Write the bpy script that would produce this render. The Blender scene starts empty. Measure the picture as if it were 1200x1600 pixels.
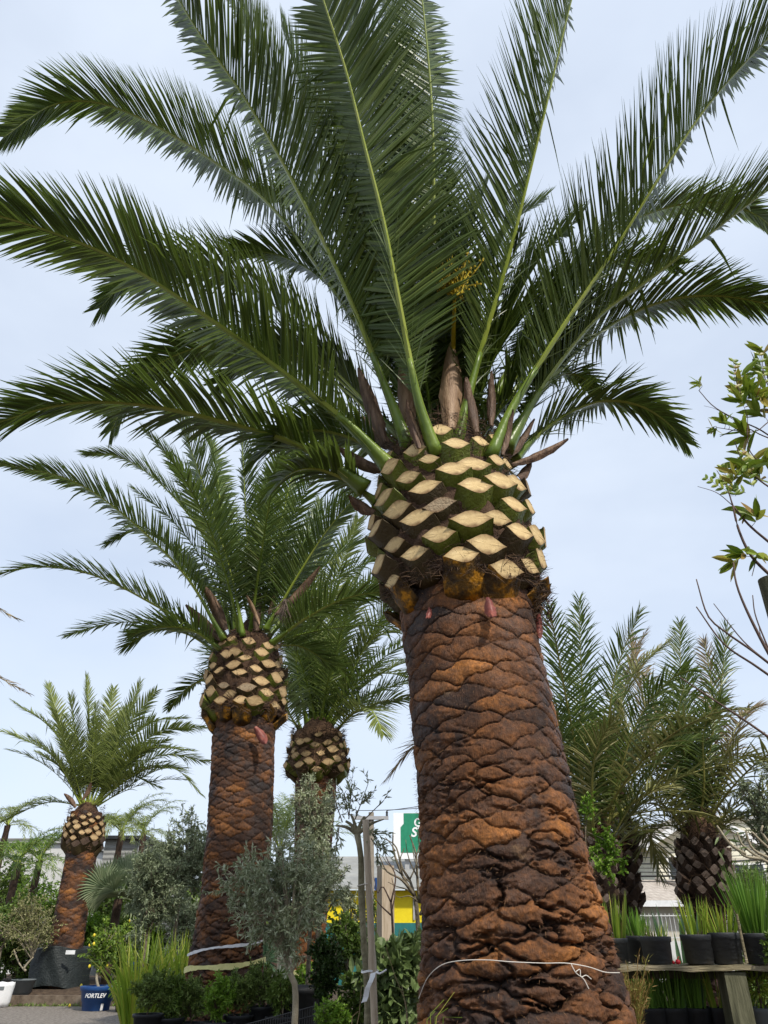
import bpy, math, random
import numpy as np
from mathutils import Vector
R_ = math.radians
PI = math.pi
SC = bpy.context.scene
C = SC.collection
# ------------------------------------------------------------------ camera
PITCH = R_(30.1); CAMH = 1.5; FOC = 1155.0
cd = bpy.data.cameras.new('camera'); cam = bpy.data.objects.new('camera', cd); C.objects.link(cam)
cam.location = (0, 0, CAMH); cam.rotation_euler = (PI/2 + PITCH, 0, 0)
cd.sensor_fit = 'VERTICAL'; cd.sensor_height = 36; cd.lens = 36*FOC/1600; cd.clip_end = 3000; cd.clip_start = .05
SC.camera = cam
SC.render.resolution_x = 768; SC.render.resolution_y = 1024
# ------------------------------------------------------------------ world
SUN_EL, SUN_AZ = R_(48), R_(148)          # azimuth clockwise from +Y: behind the camera, to the right
w = bpy.data.worlds.new('World'); SC.world = w; w.use_nodes = True
nt = w.node_tree; nt.nodes.clear()
def N(nt, t, **k):
    n = nt.nodes.new(t)
    for a, b in k.items(): setattr(n, a, b)
    return n
wo = N(nt, 'ShaderNodeOutputWorld'); bg = N(nt, 'ShaderNodeBackground'); bg.inputs['Strength'].default_value = .148
sky = N(nt, 'ShaderNodeTexSky', sky_type='NISHITA', sun_disc=False, sun_elevation=SUN_EL, sun_rotation=SUN_AZ, air_density=1.0, dust_density=1.5, ozone_density=1.2)
tc = N(nt, 'ShaderNodeTexCoord'); mp = N(nt, 'ShaderNodeMapping'); mp.inputs['Scale'].default_value = (1.0, 1.0, 2.2)
no = N(nt, 'ShaderNodeTexNoise'); no.inputs['Scale'].default_value = 2.1; no.inputs['Detail'].default_value = 5; no.inputs['Roughness'].default_value = .5
rp = N(nt, 'ShaderNodeValToRGB'); rp.color_ramp.elements[0].position = .3; rp.color_ramp.elements[0].color = (.64,)*3+(1,); rp.color_ramp.elements[1].position = .68; rp.color_ramp.elements[1].color = (.95,)*3+(1,)
mx = N(nt, 'ShaderNodeMixRGB'); mx.inputs['Color2'].default_value = (4.55, 5.08, 5.9, 1)
L = nt.links.new
L(tc.outputs['Generated'], mp.inputs['Vector']); L(mp.outputs[0], no.inputs['Vector']); L(no.outputs['Fac'], rp.inputs[0]); L(rp.outputs[0], mx.inputs[0])
L(sky.outputs[0], mx.inputs['Color1']); L(mx.outputs[0], bg.inputs[0]); L(bg.outputs[0], wo.inputs[0])
# ------------------------------------------------------------------ sun
sd = bpy.data.lights.new('sun', 'SUN'); sd.energy = 3.4; sd.angle = R_(3); sd.color = (1, .94, .84)
so = bpy.data.objects.new('sun', sd); C.objects.link(so)
sdir = Vector((math.sin(SUN_AZ)*math.cos(SUN_EL), math.cos(SUN_AZ)*math.cos(SUN_EL), math.sin(SUN_EL)))
so.rotation_euler = (-sdir).to_track_quat('-Z', 'Y').to_euler(); so.location = (5, -8, 12)
SC.view_settings.view_transform = 'Standard'; SC.view_settings.look = 'None'; SC.view_settings.exposure = .3; SC.view_settings.gamma = 1
SC.cycles.max_bounces = 7; SC.cycles.transparent_max_bounces = 6

# ------------------------------------------------------------------ helpers
def W(px, py, D):
    """the real point that stands D metres ahead of the camera on the ray through photo pixel px, py"""
    u = (px-600)/FOC; v = (800-py)/FOC
    y = math.cos(PITCH) - v*math.sin(PITCH); z = math.sin(PITCH) + v*math.cos(PITCH)
    t = D/y
    return np.array((u*t, D, CAMH + z*t))
def depth(py, D):
    v = (800-py)/FOC
    return D/(math.cos(PITCH) - v*math.sin(PITCH))
def ppm(py, D): return FOC/depth(py, D)          # pixels of the photo per metre there
def nrm(a):
    a = np.asarray(a, float); n = np.linalg.norm(a, axis=-1, keepdims=True); n[n < 1e-9] = 1
    return a/n
class MB:
    def __init__(s): s.v = []; s.f = []; s.n = 0; s.m = []
    def add(s, v, f, mi=0):
        v = np.asarray(v, float).reshape(-1, 3)
        for q in f: s.f.append([i+s.n for i in q])
        s.m += [mi]*len(f)
        s.v.append(v); s.n += len(v)
    def addq(s, v, f, mi=0):            # f numpy int array
        v = np.asarray(v, float).reshape(-1, 3)
        s.f += (np.asarray(f)+s.n).tolist(); s.m += [mi]*len(f)
        s.v.append(v); s.n += len(v)
    def build(s, name, mat, parent=None, smooth=False, local=False, base=None):
        V = np.concatenate(s.v) if s.v else np.zeros((0, 3))
        off = np.zeros(3)
        p = parent
        while p is not None: off += np.array(p.location); p = p.parent
        if not local: V = V-off
        if base is not None: V = V-np.array(base)
        me = bpy.data.meshes.new(name); me.from_pydata(V.tolist(), [], s.f)
        mats = mat if isinstance(mat, (list, tuple)) else [mat]
        for m in mats: me.materials.append(m)
        if len(mats) > 1: me.polygons.foreach_set('material_index', s.m)
        if smooth: me.polygons.foreach_set('use_smooth', [True]*len(me.polygons))
        me.update()
        o = bpy.data.objects.new(name, me); C.objects.link(o)
        if parent is not None: o.parent = parent
        if base is not None: o.location = base
        return o
def tag(o, label=None, cat=None, group=None, kind=None):
    if label: o['label'] = label
    if cat: o['category'] = cat
    if group: o['group'] = group
    if kind: o['kind'] = kind
    return o
def empty(name, loc, label, cat, group=None):
    o = bpy.data.objects.new(name, None); o.empty_display_size = .2; C.objects.link(o); o.location = tuple(loc)
    return tag(o, label, cat, group)
def box(mb, lo, hi, mi=0, rot=0, piv=None):
    x0, y0, z0 = lo; x1, y1, z1 = hi
    v = np.array([(x0,y0,z0),(x1,y0,z0),(x1,y1,z0),(x0,y1,z0),(x0,y0,z1),(x1,y0,z1),(x1,y1,z1),(x0,y1,z1)], float)
    if rot:
        c, s = math.cos(rot), math.sin(rot); pv = np.array(piv if piv is not None else ((x0+x1)/2, (y0+y1)/2))
        xy = v[:, :2]-pv; v[:, 0] = xy[:, 0]*c-xy[:, 1]*s+pv[0]; v[:, 1] = xy[:, 0]*s+xy[:, 1]*c+pv[1]
    mb.add(v, [(0,3,2,1),(4,5,6,7),(0,1,5,4),(1,2,6,5),(2,3,7,6),(3,0,4,7)], mi)
def spline(P, n):
    P = np.asarray(P, float)
    if len(P) == 2: P = np.array([P[0], P[0]*.5+P[1]*.5, P[1]])
    Q = np.vstack([2*P[0]-P[1], P, 2*P[-1]-P[-2]])
    out = []
    for i in range(len(P)-1):
        p0, p1, p2, p3 = Q[i:i+4]
        for t in np.linspace(0, 1, 16, endpoint=False):
            out.append(.5*((2*p1)+(-p0+p2)*t+(2*p0-5*p1+4*p2-p3)*t*t+(-p0+3*p1-3*p2+p3)*t**3))
    out.append(P[-1]); out = np.array(out)
    d = np.concatenate([[0], np.cumsum(np.linalg.norm(np.diff(out, axis=0), axis=1))])
    s = np.linspace(0, d[-1], n)
    return np.stack([np.interp(s, d, out[:, k]) for k in range(3)], 1), d[-1]
def tube(mb, P, r, n=6, mi=0, cap=True, flat=1.0, nh=None):
    P = np.asarray(P, float); m = len(P); r = np.broadcast_to(np.asarray(r, float), (m,))
    T = nrm(np.gradient(P, axis=0))
    if nh is None:
        a = np.array((0, 0, 1.)) if abs(T[0][2]) < .9 else np.array((1., 0, 0))
        nh = a
    U = nrm(np.cross(T, np.broadcast_to(nh, T.shape))); V = np.cross(U, T)
    an = np.arange(n)*2*PI/n
    ring = P[:, None]+r[:, None, None]*(np.cos(an)[None, :, None]*U[:, None]+flat*np.sin(an)[None, :, None]*V[:, None])
    i = np.arange(m-1)[:, None]*n; j = np.arange(n)[None]; k = (np.arange(n)[None]+1) % n
    F = np.stack([i+j, i+k, i+n+k, i+n+j], -1).reshape(-1, 4)
    f = F.tolist()
    if cap: f += [list(range(n))[::-1], [(m-1)*n+q for q in range(n)]]
    mb.add(ring, f, mi)
def lathe(mb, c, prof, n=28, mi=0):
    an = np.arange(n)*2*PI/n; pr = np.asarray(prof, float)
    v = np.stack([c[0]+pr[:, 0:1]*np.cos(an), c[1]+pr[:, 0:1]*np.sin(an), np.broadcast_to(c[2]+pr[:, 1:2], (len(pr), n))], -1)
    m = len(pr); f = []
    for i in range(m-1):
        for j in range(n): f.append((i*n+j, i*n+(j+1) % n, (i+1)*n+(j+1) % n, (i+1)*n+j))
    f.append(list(range(n))[::-1]); f.append([(m-1)*n+q for q in range(n)])
    mb.add(v, f, mi)
def hsh(ix, iy, iz):
    h = (ix*374761393+iy*668265263+iz*2147483647+12345) & 0xffffffff
    h = ((h ^ (h >> 13))*1274126177) & 0xffffffff
    return ((h ^ (h >> 16)) & 0xffff)/65535.
def vnoise(x, y, z):
    ix, iy, iz = [np.floor(q).astype(np.int64) for q in (x, y, z)]
    fx, fy, fz = x-ix, y-iy, z-iz
    fx, fy, fz = [q*q*(3-2*q) for q in (fx, fy, fz)]
    o = 0
    for a in (0, 1):
        for b in (0, 1):
            for c in (0, 1):
                o = o+hsh(ix+a, iy+b, iz+c)*(fx if a else 1-fx)*(fy if b else 1-fy)*(fz if c else 1-fz)
    return o
def fbm(x, y, z, o=4):
    s = 0; a = .5
    for i in range(o): s = s+a*vnoise(x, y, z); a *= .5; x, y, z = x*2.03+7, y*2.03+3, z*2.03+11
    return s
# ------------------------------------------------------------------ materials
def srgb(h):
    return tuple(((int(h[i:i+2], 16)/255)**2.2) for i in (0, 2, 4))
def mat(name, cols, rough=.6, scale=6, detail=5, bump=0, bscale=None, transl=0, tcol=None, spec=.35, island=0, stretch=None, back=None, metal=0, pos=(.3, .7), attr=None, bdist=.02, wave=None):
    """procedural material: noise ramp between base colours, random per island variation, bump, translucency"""
    m = bpy.data.materials.new(name); m.use_nodes = True; t = m.node_tree; t.nodes.clear(); L = t.links.new
    out = N(t, 'ShaderNodeOutputMaterial'); b = N(t, 'ShaderNodeBsdfPrincipled')
    b.inputs['Roughness'].default_value = rough; b.inputs['Specular IOR Level'].default_value = spec; b.inputs['Metallic'].default_value = metal
    tc = N(t, 'ShaderNodeTexCoord'); mp = N(t, 'ShaderNodeMapping'); L(tc.outputs['Object'], mp.inputs[0])
    if stretch: mp.inputs['Scale'].default_value = stretch
    nz = N(t, 'ShaderNodeTexNoise'); nz.inputs['Scale'].default_value = scale; nz.inputs['Detail'].default_value = detail; nz.inputs['Roughness'].default_value = .62; L(mp.outputs[0], nz.inputs['Vector'])
    fac = nz.outputs['Fac']
    if island:
        g = N(t, 'ShaderNodeNewGeometry'); mm = N(t, 'ShaderNodeMix'); mm.inputs[0].default_value = island
        L(fac, mm.inputs[2]); L(g.outputs['Random Per Island'], mm.inputs[3]); fac = mm.outputs[0]
    if attr:
        at = N(t, 'ShaderNodeAttribute', attribute_name=attr[0]); mm = N(t, 'ShaderNodeMix'); mm.inputs[0].default_value = attr[1]
        L(fac, mm.inputs[2]); L(at.outputs['Fac'], mm.inputs[3]); fac = mm.outputs[0]
    r = N(t, 'ShaderNodeValToRGB'); e = r.color_ramp.elements
    while len(e) < len(cols): e.new(.5)
    for i, c in enumerate(cols):
        e[i].position = pos[0]+(pos[1]-pos[0])*i/max(1, len(cols)-1); e[i].color = tuple(c)+(1,)
    L(fac, r.inputs[0]); col = r.outputs[0]
    if back:
        g = N(t, 'ShaderNodeNewGeometry'); mc = N(t, 'ShaderNodeMixRGB'); hs = N(t, 'ShaderNodeMixRGB', blend_type='MULTIPLY'); hs.inputs[0].default_value = 1; hs.inputs[2].default_value = tuple(back)+(1,)
        L(col, hs.inputs[1]); L(g.outputs['Backfacing'], mc.inputs[0]); L(col, mc.inputs[1]); L(hs.outputs[0], mc.inputs[2]); col = mc.outputs[0]
    L(col, b.inputs['Base Color'])
    if bump:
        nb = N(t, 'ShaderNodeTexNoise'); nb.inputs['Scale'].default_value = bscale or scale*6; nb.inputs['Detail'].default_value = 6; L(mp.outputs[0], nb.inputs['Vector'])
        bp = N(t, 'ShaderNodeBump'); bp.inputs['Strength'].default_value = bump; bp.inputs['Distance'].default_value = bdist; L(nb.outputs['Fac'], bp.inputs['Height']); L(bp.outputs[0], b.inputs['Normal'])
    if wave:                                   # (scale, direction, strength): real ridges as bump
        wv = N(t, 'ShaderNodeTexWave', wave_type='BANDS', bands_direction=wave[1]); wv.inputs['Scale'].default_value = wave[0]; wv.inputs['Distortion'].default_value = .3; L(tc.outputs['Object'], wv.inputs[0])
        bp = N(t, 'ShaderNodeBump'); bp.inputs['Strength'].default_value = wave[2]; bp.inputs['Distance'].default_value = .04; L(wv.outputs['Fac'], bp.inputs['Height']); L(bp.outputs[0], b.inputs['Normal'])
    sh = b.outputs[0]
    if transl:
        tr = N(t, 'ShaderNodeBsdfTranslucent'); ms = N(t, 'ShaderNodeMixShader'); ms.inputs[0].default_value = transl
        if tcol: tr.inputs[0].default_value = tuple(tcol)+(1,)
        else: L(col, tr.inputs[0])
        L(sh, ms.inputs[1]); L(tr.outputs[0], ms.inputs[2]); sh = ms.outputs[0]
    L(sh, out.inputs[0])
    return m
M = {}
M['leafA'] = mat('palm leaflet dark', [(.032,.058,.012),(.065,.105,.022),(.125,.17,.042)], rough=.42, scale=1.3, island=.5, transl=.25, tcol=(.17,.25,.04), back=(1.3,1.25,1.1), pos=(.15,.85), spec=.35)
M['leafA2'] = mat('palm leaflet pale', [(.09,.13,.045),(.15,.20,.075),(.23,.28,.12)], rough=.38, scale=1.3, island=.55, transl=.28, tcol=(.2,.28,.09), pos=(.15,.85), spec=.6)
M['leafB'] = mat('palm leaflet green', [(.045,.078,.014),(.09,.135,.026),(.155,.195,.045)], rough=.36, scale=1.3, island=.55, transl=.25, tcol=(.16,.24,.05), pos=(.15,.85))
M['leafD'] = mat('palm leaflet yellow green', [(.095,.125,.025),(.165,.205,.05),(.26,.29,.09)], rough=.4, scale=1.3, island=.6, transl=.25, tcol=(.2,.26,.07), pos=(.15,.85))
M['leafE'] = mat('palm leaflet dull', [(.07,.09,.022),(.15,.165,.045),(.27,.26,.09),(.45,.38,.19)], rough=.45, scale=1.6, island=.7, transl=.22, tcol=(.18,.2,.06), pos=(.1,.98))
M['leafdry'] = mat('palm leaflet dry', [(.12,.09,.05),(.25,.19,.1),(.4,.32,.2)], rough=.7, scale=2, island=.6, transl=.2, pos=(.15,.85))
M['leafpygmy'] = mat('fine palm leaflet', [(.06,.12,.015),(.11,.19,.025),(.18,.27,.045)], rough=.4, scale=1.5, island=.6, transl=.25, pos=(.15,.85))
M['leaffan'] = mat('fan palm leaf', [(.13,.18,.09),(.2,.25,.13),(.3,.34,.2)], rough=.5, scale=1.5, island=.6, transl=.2, pos=(.15,.85))
M['rachis'] = mat('rachis', [(.17,.23,.03),(.27,.33,.05),(.33,.36,.08)], rough=.35, scale=3, island=.2)
M['rachisE'] = mat('rachis yellow', [(.16,.17,.04),(.28,.25,.07)], rough=.4, scale=3)
M['petiole'] = mat('petiole green', [(.08,.13,.015),(.14,.21,.025),(.22,.28,.045)], rough=.35, scale=5, bump=.2, bscale=40, stretch=(1,1,.4))
M['stub'] = mat('cut base green', [(.03,.02,.008),(.075,.085,.014),(.15,.18,.022),(.24,.26,.035)], rough=.45, scale=7, bump=.4, bscale=50, island=.35, pos=(.25,.75))
M['stubB'] = mat('cut base brown', [(.02,.013,.007),(.06,.04,.015),(.10,.08,.03)], rough=.6, scale=7, bump=.4, bscale=50, island=.35, pos=(.25,.75))
M['stubO'] = mat('cut base brown with orange', [(.03,.017,.009),(.06,.035,.012),(.16,.08,.012),(.55,.24,.012)], rough=.5, scale=9, bump=.5, bscale=50, pos=(.32,.62))
M['cut'] = mat('pale cut wood', [(.30,.18,.075),(.52,.36,.16),(.66,.49,.245),(.76,.60,.34)], rough=.8, scale=9, bump=.3, bscale=150, stretch=(1,.8,1.3), island=.4, bdist=.004, pos=(.2,.8))
M['cutB'] = mat('tan cut wood', [(.20,.12,.05),(.40,.26,.12),(.55,.39,.2),(.66,.5,.28)], rough=.8, scale=9, bump=.3, bscale=120, island=.6, pos=(.2,.8))
M['cutold'] = mat('weathered cut', [(.16,.11,.06),(.32,.24,.15),(.44,.35,.24)], rough=.85, scale=14, bump=.5, bscale=70, island=.4)
M['cutgrey'] = mat('old boot face', [(.06,.042,.032),(.15,.11,.085),(.27,.21,.175)], rough=.9, scale=14, bump=.6, bscale=60, island=.4)
M['boot'] = mat('old boot', [(.02,.012,.008),(.05,.03,.02),(.10,.065,.04)], rough=.85, scale=9, bump=.7, bscale=50, island=.3)
M['fibre'] = mat('fibre', [(.022,.012,.008),(.06,.032,.018),(.13,.075,.04)], rough=.9, scale=12, island=.6, bump=.5, bscale=90)
M['spathe'] = mat('dry spathe', [(.05,.028,.018),(.13,.075,.045),(.25,.16,.10)], rough=.6, scale=8, stretch=(3,3,.5), bump=.5, bscale=40, back=(1.5,1.4,1.3))
M['spathet'] = mat('tan spathe', [(.16,.09,.045),(.30,.19,.11),(.42,.29,.18)], rough=.6, scale=8, stretch=(3,3,.5), bump=.4, bscale=40)
M['pink'] = mat('pink husk', [(.10,.025,.018),(.22,.06,.045),(.36,.13,.09)], rough=.5, scale=12)
M['fruit'] = mat('yellow fruit stalk', [(.38,.27,.015),(.55,.42,.03)], rough=.4, scale=9)
M['soil'] = mat('soil', [(.025,.016,.01),(.06,.04,.026),(.10,.07,.045)], rough=.95, scale=9, bump=.8, bscale=40)
M['gravel'] = mat('gravel', [(.08,.068,.055),(.20,.175,.15),(.38,.345,.31)], rough=.95, scale=14, detail=8, bump=1, bscale=60, bdist=.03, pos=(.25,.75))
M['concrete'] = mat('concrete', [(.2,.17,.13),(.3,.26,.21)], rough=.9, scale=5, bump=.3)
M['curb'] = mat('kerb', [(.07,.05,.035),(.14,.105,.075),(.2,.16,.12)], rough=.9, scale=5, bump=.5)
M['black'] = mat('black plastic', [(.010,.011,.013),(.022,.024,.027),(.04,.036,.032)], rough=.55, scale=5, bump=.15, pos=(.3,.75))
M['pot'] = mat('grey black pot', [(.03,.033,.036),(.055,.058,.06),(.11,.08,.055)], rough=.6, scale=3.5, bump=.2, stretch=(1,1,2.5), pos=(.35,.8))
M['net'] = mat('shade net', [(.008,.012,.012),(.02,.026,.026)], rough=.6, scale=9, bump=.5, bscale=22, bdist=.05)
M['blue'] = mat('blue plastic', [(.012,.05,.17),(.02,.08,.25)], rough=.4, scale=2)
M['white'] = mat('white', [(.62,.63,.63),(.78,.78,.78)], rough=.6, scale=3)
M['grey'] = mat('grey pot', [(.10,.115,.12),(.16,.175,.18)], rough=.6, scale=3)
M['wood'] = mat('weathered wood', [(.035,.035,.02),(.08,.08,.045),(.15,.145,.09)], rough=.85, scale=6, stretch=(4,4,.5), bump=.5, bscale=30)
M['plank'] = mat('weathered plank', [(.09,.075,.04),(.2,.17,.1),(.33,.28,.19)], rough=.85, scale=7, stretch=(.4,4,4), bump=.6, bscale=30)
M['bamboo'] = mat('bamboo', [(.26,.2,.13),(.4,.32,.23),(.5,.42,.32)], rough=.55, scale=6, stretch=(4,4,.4))
M['bark'] = mat('bark', [(.07,.055,.035),(.15,.125,.085),(.26,.22,.16)], rough=.85, scale=14, bump=.6, bscale=50)
M['barkg'] = mat('pale bark', [(.22,.19,.13),(.36,.31,.22)], rough=.8, scale=12, bump=.4, bscale=50)
M['twig'] = mat('twig', [(.06,.035,.025),(.12,.075,.055)], rough=.7, scale=9)
M['olive'] = mat('olive leaf', [(.13,.16,.07),(.24,.28,.15),(.38,.42,.27),(.52,.56,.42)], rough=.5, scale=3, island=.75, transl=.1, pos=(.1,.95))
M['olived'] = mat('olive leaf dark', [(.11,.14,.07),(.20,.24,.13),(.36,.40,.26)], rough=.5, scale=3, island=.75, transl=.1, pos=(.1,.95))
M['myrtle'] = mat('small leaf brownish', [(.10,.115,.03),(.2,.2,.075),(.34,.32,.17)], rough=.6, scale=2, island=.7, transl=.15, pos=(.1,.95))
M['citrus'] = mat('citrus leaf', [(.06,.12,.012),(.13,.21,.025),(.28,.36,.05)], rough=.4, scale=2, island=.7, transl=.25, pos=(.1,.95))
M['lemon'] = mat('lemon', [(.6,.45,.02),(.75,.6,.05)], rough=.5)
M['green'] = mat('shrub leaf', [(.055,.10,.016),(.115,.185,.03),(.20,.28,.055)], rough=.4, scale=2, island=.7, transl=.2, pos=(.1,.95))
M['bright'] = mat('bright leaf', [(.08,.17,.012),(.16,.29,.025),(.28,.42,.06)], rough=.45, scale=2, island=.7, transl=.3, pos=(.1,.95))
M['broad'] = mat('broad leaf', [(.065,.10,.03),(.12,.17,.055),(.2,.26,.11)], rough=.4, scale=2, island=.7, transl=.18, pos=(.1,.95))
M['box'] = mat('box leaf', [(.012,.03,.006),(.03,.06,.012),(.06,.11,.02)], rough=.45, scale=2, island=.7, transl=.15, pos=(.1,.95))
M['rosem'] = mat('low shrub leaf', [(.06,.10,.02),(.13,.19,.04),(.24,.31,.075)], rough=.55, scale=2, island=.7, transl=.2, pos=(.1,.95))
M['blade'] = mat('blade', [(.06,.15,.015),(.13,.26,.03),(.22,.36,.06)], rough=.4, scale=2, island=.7, transl=.3, pos=(.1,.95))
M['bladey'] = mat('blade yellow green', [(.15,.25,.02),(.27,.38,.04),(.5,.47,.09)], rough=.4, scale=2, island=.8, transl=.3, pos=(.1,.95))
M['bladeg'] = mat('blade grey green', [(.06,.12,.06),(.11,.19,.10)], rough=.45, scale=2, island=.7, transl=.15)
M['reddish'] = mat('wispy', [(.2,.11,.03),(.3,.2,.06),(.22,.26,.05)], rough=.6, scale=2, island=.8, transl=.3, pos=(.1,.95))
M['grev'] = mat('young tree leaf', [(.10,.17,.015),(.2,.29,.03),(.36,.42,.06),(.34,.13,.05)], rough=.35, scale=2, island=.75, transl=.3, pos=(.1,.97))
M['red'] = mat('red', [(.35,.01,.02),(.5,.02,.03)], rough=.4)
M['cream'] = mat('cream wall', [(.62,.59,.47),(.72,.69,.56)], rough=.85, scale=2, wave=(.8,'Z',.25))
M['wallw'] = mat('white wall', [(.5,.5,.48),(.62,.62,.6)], rough=.85, scale=1.5)
M['beige'] = mat('beige wall', [(.46,.42,.34),(.55,.51,.42)], rough=.85, scale=1.5)
M['tile'] = mat('roof tile', [(.28,.24,.2),(.40,.35,.30),(.5,.45,.39)], rough=.85, scale=3, wave=(1.3,'X',.6))
M['sheet'] = mat('roof sheet', [(.2,.2,.19),(.3,.3,.28)], rough=.7, scale=1, wave=(1.3,'Z',.8))
M['yellow'] = mat('yellow paint', [(.72,.56,.008),(.8,.64,.012)], rough=.6)
M['teal'] = mat('teal paint', [(.015,.12,.12),(.02,.16,.15)], rough=.6)
M['signg'] = mat('sign green', [(.012,.19,.10),(.018,.24,.13)], rough=.5)
M['fence_white'] = mat('fence paint', [(.5,.5,.48),(.6,.6,.58)], rough=.6)
M['signw'] = mat('sign white', [(.75,.77,.78),(.8,.8,.8)], rough=.5)
M['glass'] = mat('dark glass', [(.02,.025,.03),(.04,.045,.05)], rough=.1)
M['steel'] = mat('steel', [(.3,.3,.3),(.4,.4,.4)], rough=.5)
M['wire'] = mat('black cable', [(.03,.03,.03),(.05,.05,.05)], rough=.6)
M['string'] = mat('white string', [(.5,.46,.4),(.7,.66,.6)], rough=.8)
M['tapey'] = mat('yellow strap', [(.5,.47,.18),(.68,.65,.3)], rough=.6, scale=12)
M['tapew'] = mat('white strap', [(.5,.5,.52),(.7,.7,.72)], rough=.5, scale=12)

def rim_brown(m, wy, wz, amt=.85):
    t = m.node_tree; b = [n for n in t.nodes if n.type == 'BSDF_PRINCIPLED'][0]; L = t.links.new; src = b.inputs['Base Color'].links[0].from_socket
    tc = N(t, 'ShaderNodeTexCoord'); mp = N(t, 'ShaderNodeMapping'); mp.inputs['Scale'].default_value = (0, wy, wz); L(tc.outputs['Object'], mp.inputs[0])
    nz = N(t, 'ShaderNodeTexNoise'); nz.inputs['Scale'].default_value = 22; nz.inputs['Detail'].default_value = 4; L(tc.outputs['Object'], nz.inputs['Vector'])
    ln = N(t, 'ShaderNodeVectorMath', operation='LENGTH'); L(mp.outputs[0], ln.inputs[0]); ad = N(t, 'ShaderNodeMath', operation='ADD'); L(ln.outputs['Value'], ad.inputs[0]); L(nz.outputs['Fac'], ad.inputs[1])
    rp = N(t, 'ShaderNodeValToRGB'); rp.color_ramp.elements[0].position = .0; rp.color_ramp.elements[0].color = (0, 0, 0, 1); rp.color_ramp.elements[1].position = 1; rp.color_ramp.elements[1].color = (amt,)*3+(1,)
    mr = N(t, 'ShaderNodeMapRange'); mr.inputs['From Min'].default_value = 1.0; mr.inputs['From Max'].default_value = 1.55; L(ad.outputs[0], mr.inputs['Value']); L(mr.outputs[0], rp.inputs[0])
    mx = N(t, 'ShaderNodeMixRGB'); mx.inputs[2].default_value = (.16, .085, .035, 1); L(rp.outputs[0], mx.inputs[0]); L(src, mx.inputs[1])
    vo = N(t, 'ShaderNodeTexVoronoi'); vo.inputs['Scale'].default_value = 170; L(tc.outputs['Object'], vo.inputs['Vector']); vr = N(t, 'ShaderNodeValToRGB'); vr.color_ramp.elements[0].color = (.55, .45, .35, 1); vr.color_ramp.elements[1].color = (1, 1, 1, 1); vr.color_ramp.elements[1].position = .35; L(vo.outputs['Distance'], vr.inputs[0])
    m2 = N(t, 'ShaderNodeMixRGB', blend_type='MULTIPLY'); m2.inputs[0].default_value = .7; L(mx.outputs[0], m2.inputs[1]); L(vr.outputs[0], m2.inputs[2]); L(m2.outputs[0], b.inputs['Base Color'])
for k in ('cut', 'cutB', 'cutold'): rim_brown(M[k], 7.6, 17)
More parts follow.
